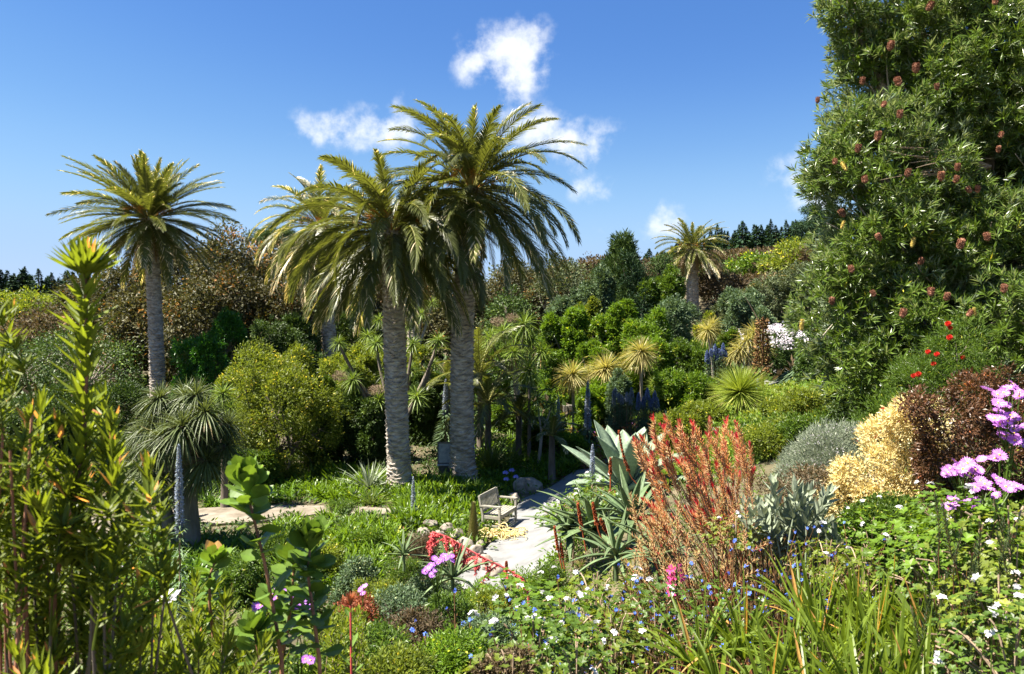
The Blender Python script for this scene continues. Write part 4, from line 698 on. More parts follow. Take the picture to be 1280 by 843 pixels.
# white flowered bush over the wall by the upper path
o, (rx, h) = plant('shrub', 972, 42, 74, 411, 'dark', 'dark bush covered with white flowers above the upper path', 'shrub', leaf=.15)
r = np.random.default_rng(3); mb = MB(); d = rdir(1500, r); d = d[(d[:, 2] > .25)]; c = d * [rx, rx * .9, h * .52] * 1.03 + [0, 0, h * .5]; c = c[np.sin(c[:, 0] * 5 + 2) + np.sin(c[:, 2] * 7) + r.normal(size=len(c)) * .5 > -.6]; c = np.repeat(c, 5, 0) + r.normal(size=(len(c) * 5, 3)) * .09; leaves(mb, c, rdir(len(c), r), .12, .1, r.random(len(c))); part('blossoms', (mb, MT['white']), o)
o, (rx, h) = plant('shrub', 917, 46, 30, 418, 'blueg', 'small bush massed with white flowers left of the brown dead spike', 'shrub', leaf=.15)
mb = MB(); d = rdir(700, r); d = d[d[:, 2] > -.1]; c = np.repeat(d * [rx, rx, h * .55] + [0, 0, h * .5], 4, 0); c += r.normal(size=c.shape) * .08; leaves(mb, c, rdir(len(c), r), .13, .11, r.random(len(c))); part('blossoms', (mb, MT['white']), o)
# dark terrace wall, and boulders
def drywall(name, p0, p1, h, label, seed=1, mat='stoned', n=10, rows=3):
    r = np.random.default_rng(seed); p0 = np.array(p0); p1 = np.array(p1); d = p1 - p0; Lw = np.linalg.norm(d[:2]); o = empty(name, p0, label, 'wall', rz=math.atan2(d[1], d[0])); mb = MB()
    for k in range(rows):
        for i in range(n):
            c = np.array([(i + .5 + .5 * (k % 2)) / n * Lw, 0, (k + .5) * h / rows]); boxm(mb, c + r.normal(size=3) * .015, (Lw / n * r.uniform(.86, .99), .4, h / rows * r.uniform(.88, .98)), Matrix.Rotation(r.normal() * .04, 3, 'Z'), bev=.05)
    part('stones', (mb, MT[mat]), o); return o
drywall('terrace_wall', gx(703, 38) - [0, 0, .1], gx(772, 38) - [0, 0, .1], .95, 'low dark dry-stone terrace wall behind the slender cabbage tree trunks')
drywall('terrace_wall', gx(892, 47), gx(950, 47) , 1.2, 'low pale stone wall behind the spiky ball plant', 4, 'stone', 9, 4)

# ================================================================== CABBAGE TREES AND OTHER SPIKY PLANTS
def cmany(*a, **k): return cordyline(*a, **k)
o = cmany(236, 19, [(190, 530, 0, 1.0), (225, 500, .3, 1.15), (262, 515, -.3, 1.1), (180, 560, .5, 1.0), (215, 545, -.5, 1.15), (250, 555, .4, 1.1), (275, 535, .5, 1.0), (205, 515, .8, 1.0), (240, 530, -.6, 1.2), (170, 545, .2, .9), (228, 575, .3, .9), (185, 582, -.3, 1), (205, 590, -.5, 1), (262, 575, -.2, 1.1), (280, 560, .2, .9), (168, 568, 0, .9), (195, 500, .2, 1), (245, 495, 0, 1), (245, 590, .1, 1)],
   'big shaggy many-headed cabbage tree with a thick dark trunk right of the tall leafy shoot', r0=.26, L=.7, base_py=690, trunk_mat='bark', fork=.8, n=190, emin=-80, W=.034, droop=.6, t0=.4, tvar=.2, mat='shag')
mb = MB(); tube(mb, bez((-.1, .05, -.2), (-.5, 0, .9), (-1.2, .1, 2.3), 9), np.linspace(.2, .1, 9), 10); part('trunk', (mb, MT['bark'], True), o)
cmany(278, 23, [(278, 492, 0, .9), (268, 505, .3, .8), (290, 510, -.2, .7)], 'small dark cabbage tree with a thin trunk behind the big shaggy one', r0=.1, L=.6, trunk_mat='bark', n=100, t0=.3)
cmany(500, 29, [(423, 428, 0, .75), (443, 474, -.3, 1.0), (476, 500, -.4, 1.1), (432, 462, .3, .7), (515, 430, .2, .9), (522, 495, -.2, 1.0), (548, 425, 0, .9), (540, 455, .4, .7), (482, 468, .5, .8), (512, 462, .5, .8), (466, 430, .6, .9)],
   'sprawling cabbage tree with dark bent branches behind the nearer palm trunk', r0=.13, L=.62, base_py=None, trunk_mat='bark', fork=.35, n=80, W=.045, emin=-75, t0=.42, plume=[(427, 470, -.2), (472, 487, -.3)])
cmany(527, 40, [(527, 392, 0, 1), (512, 405, 0, .8), (455, 420, 1, 1), (470, 400, 1, .9), (540, 378, 0, .8)], 'taller cabbage tree seen between the big palm trunks', r0=.13, L=.75, n=70, t0=.5)
cmany(651, 32, [(612, 425, 0, 1.1), (640, 440, -.3, 1.15), (655, 405, .2, 1.1), (628, 415, .5, 1.1), (665, 425, .4, 1.0), (676, 440, 0, .9), (648, 425, .6, 1.2), (600, 437, .3, .8)],
   'broad many-headed cabbage tree right of the big palm trunks with a brown plume', r0=.13, L=.85, n=90, fork=.7, t0=.5, W=.045, emin=-80, plume=[(622, 402, 0), (640, 398, .1)])
cmany(661, 26, [(661, 462, 0, 1.25)], 'slender single-headed dark green cabbage tree in front of the broad one', r0=.07, L=.8, trunk_mat='bark', n=150, W=.035, t0=.34, base_py=580, emin=-85)
cmany(672, 29, [(672, 500, 0, .9), (690, 507, .2, .8)], 'low cabbage tree with loose green leaves under the slender one', r0=.06, L=.8, n=70, t0=.4)
for px, py, Y, top, s, lab in [(718, 560, 33, 466, 1.0, 'yellow-headed cabbage tree leftmost of the three on thin pale trunks'), (757, 535, 33, 459, 1.1, 'middle one of three yellow-headed cabbage trees, brown ringed trunk'), (801, 520, 33, 437, 1.02, 'yellow-headed cabbage tree rightmost of three, palest and tallest trunk')]:
    cmany(px, Y, [(px + (-3 if px < 740 else 0), top + 3, 0, s)], lab, r0=.075, mat='cordy', L=1.0, n=300, W=.046, emin=-78, droop=.35, t0=.4, tip=.1)
cmany(737, 33, [(737, 468, .2, .95)], 'greener cabbage tree head crowding the leftmost yellow one', r0=.05, mat='cordy', L=.72, n=130, W=.034, emin=-78, t0=.2)
cmany(893, 36, [(885, 413, 0, 1.05), (893, 405, .4, .9)], 'yellow cabbage tree on a thin leaning trunk at the foot of the far palm', r0=.07, mat='cordy', L=.75, n=140, W=.04, t0=.35)
cmany(938, 38, [(935, 425, 0, 1.2), (925, 437, 0, 1.1), (945, 415, .3, 1.2), (950, 435, -.2, 1.0), (918, 442, .2, .9)], 'low yellow spiky cabbage tree left of the brown dead flower spike', r0=.08, mat='cordy', L=.8, n=90, W=.05, t0=.35, fork=.3)
# young feather palms / tree ferns
def fern(px, Y, py, L, n, label, seed, name='tree_fern', a_hi=70, a_lo=5, mat='palm', t0=.5, trunk=True, bend=70, llen=.3, cat='tree fern'):
    p = gx(px, Y); z = at(px, py, Y)[2] - p[2]; o = empty(name, p, label, cat); mb = MB(); tube(mb, [(0, 0, -.2), (0, 0, z * .5), (0, 0, z)], [.16, .12, .11], 10); part('trunk', (mb, MT['bark'], True), o)
    ms = [frond_mesh('frond', L, R(a_hi + (a_lo - a_hi) * k / 3), R(bend), seed + k, mat, 36, t0, llen * L * .75, .1, .05, 0, .3) for k in range(4)]
    for i in range(n): part('frond', ms[min(3, int(4 * i / n))], o, (0, 0, z), (rng.uniform(-.1, .1), 0, i * 2.4), rng.uniform(.85, 1.1))
fern(600, 31, 470, 2.6, 16, 'young palm with broad upright green fronds right of the palm trunks', 2, 'young_palm', 80, 20, t0=.55, cat='young palm')
fern(610, 29, 505, 2.2, 16, 'arching dark green tree fern under the young palm', 3)
fern(648, 30, 520, 1.7, 14, 'low tree fern in the shade between slender trunks', 4)
fern(776, 35, 470, 1.9, 14, 'small feathery palm between two yellow-headed cabbage trees', 5, 'young_palm', 80, 15, t0=.6, cat='young palm')
fern(690, 27, 545, 1.2, 12, 'young palm with light green leaves at the back of the path bed', 6, 'young_palm', 75, 10, t0=.6, cat='young palm')
fern(160, 21, 600, 1.5, 12, 'shaded low fern at the foot of the big shaggy cabbage tree', 7)
fern(560, 33, 480, 1.9, 12, 'shaded tree fern visible between the two nearest palm trunks', 8)
# the spiky ball (grass tree)
p = gx(926, 24); zc = at(926, 490, 24)[2] - p[2]; o = empty('grass_tree', p, 'round spiky ball plant with hundreds of stiff thin leaves on the sunny slope', 'grass tree')
mb = MB(); tube(mb, [(0, 0, -.3), (0, 0, zc)], [.14, .12], 10); part('trunk', (mb, MT['bark']), o)
part('leaf_head', head_mesh('leaf_head', 'dasy', n=900, L=1.1, W=.022, emin=-40, emax=88, droop=.06, segs=3, fold=.3, t0=.45, tvar=.16, seed=4, old=.3, tip=.2, lvar=.1), o, (0, 0, zc))
p = gx(822, 30); zc = at(822, 482, 30)[2] - p[2]; o = empty('grass_tree', p, 'smaller dull green spiky ball plant right of the blue flower spikes', 'grass tree'); mb = MB(); tube(mb, [(0, 0, -.3), (0, 0, zc)], [.14, .12], 8); part('trunk', (mb, MT['bark']), o)
part('leaf_head', head_mesh('leaf_head', 'dasy', n=300, L=.6, W=.02, emin=-60, droop=.1, segs=2, t0=.3, seed=5), o, (0, 0, zc))
# flax right of the trunk, silver yucca left of it
def rosette_plant(name, px, Y, py, mat, n, L, W, label, cat, emin=10, emax=85, droop=.4, seed=1, base=None, **kw):
    p = gx(px, Y) if py is None else gp(px, py); o = empty(name, p, label, cat); part('leaves', head_mesh('leaves', mat, n=n, L=L, W=W, emin=emin, emax=emax, droop=droop, seed=seed, **kw), o, (0, 0, .03)); return o
rosette_plant('flax_plant', 613, 28, None, 'flax', 90, 1.7, .075, 'tall flax clump with yellowing folded strap leaves right of the palm trunks', 'flax', 15, 88, .75, 3, prof='strap', tip=.3, tvar=.22)
rosette_plant('flax_plant', 638, 29, None, 'flax', 50, 1.3, .07, 'smaller flax clump with bent dry leaves beside the taller one', 'flax', 10, 85, .8, 4, prof='strap', tip=.3, t0=.55, tvar=.25)
rosette_plant('spear_lily', 461, 25, None, 'silver', 60, 1.35, .075, 'silvery spear-leaved rosette at the left foot of the nearer palm', 'spear lily', 5, 88, .25, 5, t0=.25, segs=4)
rosette_plant('dry_plant', 463, 23.2, None, 'flax', 34, .8, .03, 'thin pale half-dry clump in front of the silvery rosette', 'grass clump', 30, 88, .6, 6, t0=.6)
rosette_plant('aloe', 800, 29, None, 'silver', 20, .6, .07, 'small grey aloe on the terrace left of the spiky ball', 'aloe', 15, 80, .1, 6, t0=.2)
for px, Y in ((862, 27), (838, 29)): rosette_plant('yucca', px, Y, None, 'agave', 26, .8, .08, 'small grey green yucca on the sunny terrace' + (' beside the red dotted bush' if px == 862 else ' next to the dry grass'), 'yucca', 10, 85, .1, int(px))
# ---- echiums
for a in [(557, 520, 474, 31, 'pale blue flower spike half hidden behind the tallest palm trunk', 'echl', .2), (735, 545, 476, 30, 'thick grey-blue flower spike left of the middle yellow-headed cabbage tree', 'echl', .22), (698, 540, 494, 30, 'slim pale blue spike beside pale stakes', 'echl', .14), (516, 640, 596, 21.5, 'short slim blue spike in the strap-leaved bed left of the bench', 'echl', .1),
          (741, 598, 556, 15, 'slim pale blue spike in front of the agave, its left side', 'echl', .08), (222, 668, 556, 12, 'tall pale blue spike against the shaggy cabbage tree trunk', 'echl', .1), (948, 500, 473, 30, 'small blue spike right of the spiky ball plant', 'echb', .12), (570, 450, 425, 42, 'faint blue spike high behind the palms', 'echl', .2), (645, 480, 445, 40, 'pale spike above the slender trunks', 'echl', .2), (1003, 470, 425, 30, 'dense grey green leafy spike at the upper path edge', 'blueg', .42)]:
    echium(a[0], a[1], a[2], a[3], a[4], a[5], a[6], leafy=.7)
r = np.random.default_rng(9)
for i, (px, top, bot) in enumerate([(884, 438, 452), (889, 436, 446), (894, 430, 444), (899, 436, 445), (904, 429, 443), (907, 438, 446), (896, 442, 450), (901, 440, 448), (886, 444, 455)]): echium(px, bot, top, 33, 'deep blue flower spike in the upright cluster in front of the far palm', 'echb', .13, .4, 'deep blue spikes below the far palm')
for i in range(12): px = r.uniform(798, 822); top = r.uniform(484, 500); echium(px, top + 15, top, 28, 'deep blue flower spike in the cluster beside the palest cabbage tree trunk', 'echb', .13, .5, 'deep blue spikes by the pale trunk')
for i in range(9): px = r.uniform(764, 792); top = r.uniform(484, 496); echium(px, top + 12, top, 29, 'blue-grey flower spike in the loose row between the yellow-headed cabbage trees', 'echl', .12, .5, 'blue-grey spikes between the cabbage trees')
# dead brown giant spike
p = gx(953, 30); h = at(953, 396, 30)[2] - p[2]; o = empty('dead_flower_spike', p, 'dead brown tiered flower spike standing before the white-flowered bush', 'flower'); mb = MB(); tube(mb, [(0, 0, -.2), (.03, 0, h)], [.09, .03], 6, .2); r = np.random.default_rng(2)
N = 800; s = r.random(N); s = (np.floor(s * 15) + .35 * r.random(N) + .3) / 15; a = r.random(N) * 6.28; rad = .42 * (1 - .45 * s) * r.uniform(.6, 1.05, N); d = np.stack([np.cos(a), np.sin(a), 0 * a], 1); z = h * (.28 + .68 * s)
leaves(mb, d * (rad * .6)[:, None] + np.c_[0 * z, 0 * z, z], unit(d + [0, 0, .3] + r.normal(size=(N, 3)) * .5), .2, .06, r.random(N)); part('seed_heads', (mb, MT['spent']), o)
mb = MB(); tube(mb, bez((0, 0, h * .85), (-.3, 0, h * 1.05), (-.75, 0, h * 1.28), 7), np.linspace(.03, .008, 7), 5, .6); part('side_stalk', (mb, MT['twig']), o)

# ================================================================== ROCKS, SIGN, BENCH
for (px, py, sz, lab, sd) in [((660), 617, (1.05, .8, .78), 'big pale granite boulder at the edge of the path behind the bench', 3), (641, 632, (.5, .5, .62), 'upright pale boulder against the far arm of the bench', 4)]:
    q = gp(px, py); rock(q + [0, 0, sz[2] * .22], sz, lab, None, sd)
r = np.random.default_rng(14)
RK = [(572, 676, .34), (560, 668, .3), (583, 690, .36), (595, 700, .34), (548, 676, .3), (578, 706, .34), (604, 708, .3), (590, 716, .3), (612, 716, .3), (538, 660, .3), (530, 672, .26), (570, 692, .3), (560, 700, .28), (620, 722, .34), (600, 688, .22), (520, 688, .24)]
for i, (px, py, s) in enumerate(RK): q = gp(px, py); s *= 1.15; rock(q + [0, 0, s * .3], (s * r.uniform(.9, 1.5), s, s * r.uniform(.8, 1.2)), 'pale craggy rock in the low edging left of the path bottom', 'rocks edging the path', 20 + i, name='edging_rock', rz=r.uniform(0, 6))
for i in range(14): px = r.uniform(900, 950); q = gx(px, r.uniform(36, 41)); s = r.uniform(.3, .7); rock(q + [0, 0, .15], (s * 1.3, s, s * .8), 'pale rubble stone on the bank above the spiky ball plant', 'rubble stones on the bank', 60 + i, name='bank_stone', rz=r.uniform(0, 6))
for i in range(9): px = r.uniform(868, 900); q = gx(px, r.uniform(22, 26)); s = r.uniform(.2, .45); rock(q + [0, 0, .12], (s * 1.3, s, s * .8), 'grey stone at the foot of the slope left of the spiky ball plant', 'stones left of the spiky ball', 90 + i, name='slope_stone', rz=r.uniform(0, 6))
# sign
q = gp(557, 597); o = empty('sign_box', q, 'small weathered grey board on a low stand between the palm trunks', 'sign', rz=R(6)); mb = MB(); boxm(mb, (0, 0, .12), (.5, .3, .5), bev=.03); part('stand', (mb, MT['stoned']), o)
mb = MB(); boxm(mb, (0, -.02, .42), (.6, .34, .05)); part('ledge', (mb, MT['board']), o)
mb = MB(); boxm(mb, (0, 0, .82), (.52, .05, .72)); p_ = part('board', (mb, MT['board']), o); mb = MB()
for x in (-.27, .27): boxm(mb, (x, -.01, .82), (.04, .09, .76))
for z in (.46, 1.19): boxm(mb, (0, -.012, z), (.58, .094, .04))
part('frame', (mb, MT['stoned']), p_)
# bench
A_ = gp(603, 669); Bp = gp(623.5, 668); C_ = gp(641, 655)
dep = (Bp - A_)[:2]; wid = (C_ - Bp)[:2]; wid = wid / np.linalg.norm(wid); nrm = np.array([wid[1], -wid[0]]); ang = math.atan2(nrm[1], nrm[0])  # local +x faces out of the seat, local +y runs along the bench
WID, DEP = 1.22, .52
o = empty('garden_bench', (A_[0], A_[1], max(A_[2], hz(A_[0] + .3, A_[1] + .5)) + .075), 'weathered pale wooden garden bench facing the path', 'bench', rz=ang)
W_ = [MT['wood']]
def bp(name, boxes, par=o):
    m = MB()
    for c, s, *rt in boxes: boxm(m, c, s, rt[0] if rt else None, bev=.008)
    return part(name, (m, MT['wood']), par)
RB = Matrix.Rotation(R(-12), 3, 'Y')
for y in (.03, WID - .03):
    bp('leg', [((-.0, y, .21), (.065, .06, .43)), ((-.055, y, .66), (.06, .058, .52), RB)]); bp('leg', [((DEP - .03, y, .325), (.06, .06, .65))])
    bp('armrest', [((DEP / 2 - .04, y, .665), (DEP + .1, .085, .035))]); bp('side_rail', [((DEP / 2 - .015, y, .37), (DEP - .09, .035, .08)), ((DEP / 2 - .015, y, .14), (DEP - .09, .03, .05))])
bp('seat', [((.05 + i * .088, WID / 2, .428 + (.004 if i else 0)), (.068, WID - .14, .022)) for i in range(6)]); bp('front_rail', [((DEP - .035, WID / 2, .375), (.032, WID - .125, .085))]); bp('back_rail', [((-.0, WID / 2, .375), (.03, WID - .13, .08))])
bk = bp('backrest', [((-.112, WID / 2, .885), (.04, WID - .07, .085), RB), ((-.03, WID / 2, .51), (.036, WID - .126, .055), RB)])
bp('back_slats', [((-.07, .1 + i * (WID - .2) / 12, .695), (.014, .058, .33), RB) for i in range(13)], bk)
# heap of yellow cut stalks by the bench
q = gp(628, 676); mb = MB(); r = np.random.default_rng(6)
for i in range(170):
    a = r.random() * 6.28; c = np.array([r.normal() * .27, r.normal() * .15, abs(r.normal()) * .07 + .03]); d = np.array([math.cos(a), math.sin(a), 0]); p2 = c + d * .3; mid = (c + p2) / 2 + np.array([-d[1], d[0], 0]) * r.normal() * .14 + [0, 0, .06 + r.random() * .1]; tube(mb, bez(c, mid, p2, 6), .011, 5, r.random())
o = part('cut_stalks', (mb, MT['cream']), None, q + [0, 0, .05]); tag(o, 'loose heap of curly pale yellow cut stalks beside the near legs of the bench', 'plant debris', None, 'stuff')
# budding brown-green spike left of the bench
p = gp(592, 684); h = at(592, 628, p[1])[2] - p[2]; o = empty('budding_spike', p, 'stout scaly brown-green budding spike just left of the bench', 'plant'); mb = MB(); tube(mb, [(0, 0, -.1), (0, 0, h * .97)], [.05, .02], 8, .3); N = 330; s = np.arange(N) / N; a = np.arange(N) * 2.4; d = np.stack([np.cos(a), np.sin(a), 0 * a], 1)
leaves(mb, d * (.06 * (1 - .6 * s))[:, None] + np.c_[0 * s, 0 * s, .1 + s * (h - .15)], unit(d * (1.05 - .75 * s)[:, None] + [0, 0, .7]), .17 * (1 - .45 * s), .055, np.clip(.45 + .2 * np.sin(np.arange(N) * .9), 0, 1), U=np.array([0, 0, 1.]), segs=2, fold=.3); part('scales', (mb, leafmat('budding_scale', [(.12, .14, .04), (.25, .2, .09), (.36, .27, .14)], .6, .1)), o)
# agapanthus flower heads by the boulder
for px, py in ((632, 592), (640, 589), (645, 597), (633, 600)):
    q = at(px, py, 24.6); g = hz(q[0], q[1]); o = empty('agapanthus_flower', (q[0], q[1], g), 'round blue agapanthus flower head on a stalk behind the boulder', 'flower', 'blue agapanthus heads'); mb = MB(); tube(mb, [(0, 0, 0), (0, 0, q[2] - g)], .01, 5, .4); part('stem', (mb, MT['strap']), o); part('flower', umbel_mesh('agap', 26, .1, .05), o, (0, 0, q[2] - g))

# ================================================================== STRAP-LEAVED BEDS AND GROUND COVER
def bed(name, poly, meshes, n, label, seed, smin=.7, smax=1.25, kind='stuff', zoff=0.):
    """hundreds of strap-leaved tufts, real geometry in one object"""
    r = np.random.default_rng(seed); Pw = np.array([gp(*p)[:2] for p in poly]); lo, hi = Pw.min(0), Pw.max(0); X = r.uniform(lo[0], hi[0], n * 6); Yv = r.uniform(lo[1], hi[1], n * 6); k = inpoly(X, Yv, Pw) & ~onpath(X, Yv, .12) & (np.sin(X * 2.2 + seed) + np.sin(Yv * 2.6 + X) + r.normal(0, .5, n * 6) > -.75); X, Yv = X[k][:n], Yv[k][:n]; Z = H(X, Yv)
    join(name, meshes, X, Yv, Z + zoff, r, smin, smax, label)
def join(name, meshes, X, Yv, Z, r, smin, smax, label, mats=None, tilt=.12):
    src = []
    for m in meshes:
        nv = len(m.vertices); v = np.empty(nv * 3, np.float32); m.vertices.foreach_get('co', v); f = np.empty(len(m.loops), np.int32); m.loops.foreach_get('vertex_index', f); t = np.empty(nv, np.float32); m.attributes['tint'].data.foreach_get('value', t); tot = np.empty(len(m.polygons), np.int32); m.polygons.foreach_get('loop_total', tot); src.append((v.reshape(-1, 3), f.reshape(-1, tot[0]), t, m))
    mb = MB()
    for i in range(len(X)):
        v, f, t, m = src[r.integers(len(src))]; a = r.random() * 6.28; s = r.uniform(smin, smax); c, sn = math.cos(a), math.sin(a); tx, ty = r.normal(0, tilt, 2)
        x = v[:, 0] * c - v[:, 1] * sn; y = v[:, 0] * sn + v[:, 1] * c; z = v[:, 2]
        mb.add(np.stack([x * s + z * tx * s + X[i], y * s + z * ty * s + Yv[i], z * s + Z[i]], 1), f, np.clip(t + r.normal(0, .08), 0, 1))
    o = part(name, (mb, list(meshes[0].materials))); tag(o, label, 'ground cover', None, 'stuff'); return o
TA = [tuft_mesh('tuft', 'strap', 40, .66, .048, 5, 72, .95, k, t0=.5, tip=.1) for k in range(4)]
TD = [tuft_mesh('tuft', 'strap_shade', 36, .62, .045, 5, 72, .95, k + 9, t0=.45) for k in range(3)]  # tufts for the shaded beds, the shade painted into the leaf colour
bed('agapanthus_foliage', [(372, 628), (374, 600), (420, 592), (490, 600), (492, 634), (430, 630)], TA, 170, 'row of bright strap leaves between the dirt path and the dark bush', 1)
bed('agapanthus_foliage', [(492, 652), (500, 618), (520, 606), (560, 604), (600, 600), (606, 622), (598, 640), (590, 658), (555, 662), (510, 662)], TA, 300, 'lush bright strap-leaved bed between the palm feet and the bench', 2, .75, 1.3)
bed('agapanthus_foliage', [(340, 660), (400, 650), (460, 652), (500, 662), (505, 690), (490, 715), (450, 740), (390, 745), (330, 715)], TA, 260, 'bright strap-leaved bed sloping below the dirt path', 3, .6, 1.05)
bed('shade_toned_strap_foliage', [(596, 600), (606, 572), (660, 560), (715, 560), (722, 590), (700, 598), (675, 604), (640, 612), (610, 620)], TD, 420, 'shade-coloured strap-leaved bed behind the boulder', 4)
bed('shade_toned_strap_foliage', [(130, 700), (150, 670), (330, 676), (340, 710), (300, 760), (150, 780)], TD, 300, 'shade-coloured leafy bed below the big shaggy cabbage tree', 5)
bed('shade_toned_strap_foliage', [(250, 640), (250, 600), (372, 600), (372, 630)], TD, 160, 'shade-coloured leafy strip above the left end of the dirt path', 6)
# low leafy cover on every other bit of soil
def sprig_mesh(mat, n=26, R_=.16, leaf=.05, lw=.03, seed=1, hgt=.16, name='sprig'):
    r = np.random.default_rng(seed); o_ = rdir(n, r) * r.random((n, 1))**.5 * [R_, R_, hgt]; o_[:, 2] = np.abs(o_[:, 2]); mb = MB(); leaves(mb, o_, unit(o_ * [1, 1, .6] / R_ + r.normal(size=(n, 3)) * .5 + [0, 0, .3]), leaf * r.uniform(.7, 1.3, n), lw, r.random(n) * .8 + .1, U=np.array([0, 0, 1.]) + r.normal(size=(n, 3)) * .4); return mb.mesh(name, MT[mat])
def cover(name, n, y0, y1, mat, label, seed, leaf, R_, hgt, cond=None, pxr=(-400, 1900), lw=.55, nleaf=24):
    r = np.random.default_rng(seed); Yv = y0 * (y1 / y0)**r.random(n * 2)**.75; px = r.uniform(*pxr, n * 2); X = (px - 640) / F * Yv; k = ~onpath(X, Yv, .15 if y1 < 60 else 0)
    if cond: k &= cond(X, Yv, px)
    X, Yv = X[k][:n], Yv[k][:n]; ms = [sprig_mesh(mat, nleaf, R_, leaf, leaf * lw, s, hgt) for s in range(5)]; return join(name, ms, X, Yv, H(X, Yv), r, .7, 1.5, label, tilt=.2)
cover('ground_cover', 8600, 2.2, 16, 'green', 'low mid green leafy cover over the near slope', 1, .05, .15, .13)
cover('ground_cover', 2000, 2.2, 15, 'bright', 'patches of lighter leafy cover over the near slope', 2, .045, .14, .14, lambda X, Y, p: np.sin(X * 2.3) + np.sin(Y * 1.7 + 1) > .2)
cover('ground_cover', 1200, 3, 15, 'brown', 'brownish withered cover between the near plants', 3, .035, .12, .1, lambda X, Y, p: np.sin(X * 1.9 + 2) + np.sin(Y * 2.3) > .3)
cover('ground_cover', 2600, 14, 34, 'dark', 'dark low cover under the trees left of the path', 4, .1, .3, .25, lambda X, Y, p: p < 640)
cover('ground_cover', 3200, 15, 40, 'bright', 'fresh green low cover on the terraces right of the palms', 14, .1, .3, .28, lambda X, Y, p: p > 560, (560, 1100))
cover('ground_cover', 1500, 4, 13, 'blueg', 'fine grey green cover on the near slope left of centre', 15, .03, .14, .2, lambda X, Y, p: np.sin(X * 2.9 + 1) + np.sin(Y * 2.1) > -.2, (360, 720), lw=.3, nleaf=40)
cover('ground_cover', 1300, 3.6, 9, 'orangel', 'russet fine-stemmed cover among the near flowers', 16, .035, .14, .26, lambda X, Y, p: np.sin(X * 3.7 + 1) + np.sin(Y * 3.1) > .1, (560, 1180), lw=.2, nleaf=34)
cover('ground_cover', 900, 3.6, 12, 'lime', 'yellowish fine cover on the near slope', 17, .04, .15, .24, lambda X, Y, p: np.sin(X * 3.1 + 4) + np.sin(Y * 2.7 + 2) > .2, (360, 1200), lw=.3, nleaf=34)
cover('ground_cover', 2600, 17, 40, 'lime', 'yellow-green low cover on the sunny terraces right of the path', 5, .09, .28, .3, lambda X, Y, p: p > 700, (700, 1100))
cover('ground_cover', 1300, 22, 36, 'pink', 'pink and mauve low flowering patch on the terraces right of the path', 6, .05, .22, .3, lambda X, Y, p: (np.sin(X * 2) + np.sin(Y * 1.3) > .3), (700, 860), nleaf=9)
cover('ground_cover', 1500, 20, 34, 'orangel', 'russet low heath on the bank below the yellow-headed cabbage trees', 7, .07, .25, .3, lambda X, Y, p: np.sin(X * 1.7 + 1) + np.sin(Y * 1.9) > .1, (695, 850))
cover('ground_cover', 3000, 34, 110, 'dark', 'dark undergrowth on the wooded slopes', 8, .35, 1.1, 1.0)
cover('ground_cover', 1500, 34, 110, 'brown', 'brown bracken on the wooded slopes', 9, .35, 1.0, 1.0)
cover('leaf_litter', 900, 15, 30, 'twig', 'dry leaf litter scattered over the beds', 10, .08, .3, .03)

for i, (px, Y, w_, top, mat, lab) in enumerate([(528, 17.5, 40, 668, 'brown', 'small brownish rosette mound at the corner of the rock edging'), (505, 15.5, 50, 700, 'green', 'low green mound below the bright strap-leaved bed'), (545, 14.2, 60, 716, 'blueg', 'grey green wispy mound left of the aloe at the red stalk foot'), (470, 13.8, 60, 722, 'lime', 'small yellow-green mound above the lilac daisies'), (425, 22.5, 40, 636, 'green', 'low green tuft at the right end of the dirt path'), (600, 13.2, 46, 722, 'bright', 'ferny light green mound at the very bottom of the path'), (655, 13, 60, 716, 'bright', 'feathery bright green mound covering the path end'), (690, 12.6, 46, 706, 'green', 'small leafy mound beside the lone rusty spikes')]):
    plant('shrub', px, Y, w_, top, mat, lab, 'shrub', leaf=.055, lw=.018, nleaf=30, nl=8, rc=.1, nmax=500)

GRASS = 'pale green grassy tufts on the sunny terrace'
TT_ = [tuft_mesh('leaves', 'iris', 60, .55, .014, 35, 88, .7, k + 50, t0=.35, tip=.2, segs=4, tvar=.2) for k in range(3)]
r = np.random.default_rng(404)
for i in range(46):
    px = r.uniform(700, 900); Y = r.uniform(24, 36); g = gx(px, Y)
    if onpath(np.array([g[0]]), np.array([g[1]]), .1)[0]: continue
    tag(part('grass_clump', TT_[i % 3], None, g, (0, 0, r.random() * 6), r.uniform(.8, 1.6)), 'pale green grassy tuft on the sunny terrace behind the agave', 'grass clump', GRASS)
for i in range(30):
    px = r.uniform(600, 715); Y = r.uniform(27, 33); g = gx(px, Y)
    if onpath(np.array([g[0]]), np.array([g[1]]), .1)[0]: continue
    tag(part('strap_leaved_clump', TA[i % 4], None, g, (0, 0, r.random() * 6), r.uniform(.8, 1.3)), 'bright strap-leaved clump in the bed among the slender trunks', 'leafy clump', 'strap-leaved clumps among the slender trunks')

cover('ground_cover', 700, 3.4, 9, 'brown', 'withered brown fine heath low in the centre of the near slope', 41, .03, .13, .22, lambda X, Y, p: (np.sin(X * 4.1 + 2) + np.sin(Y * 3.3) > .2), (380, 640), lw=.3, nleaf=44)
cover('ground_cover', 700, 3.4, 9, 'bright', 'fresh feathery green cover low in the centre of the near slope', 42, .04, .14, .24, lambda X, Y, p: (np.sin(X * 3.1) + np.sin(Y * 2.3 + 1) > 0), (380, 660), lw=.25, nleaf=44)

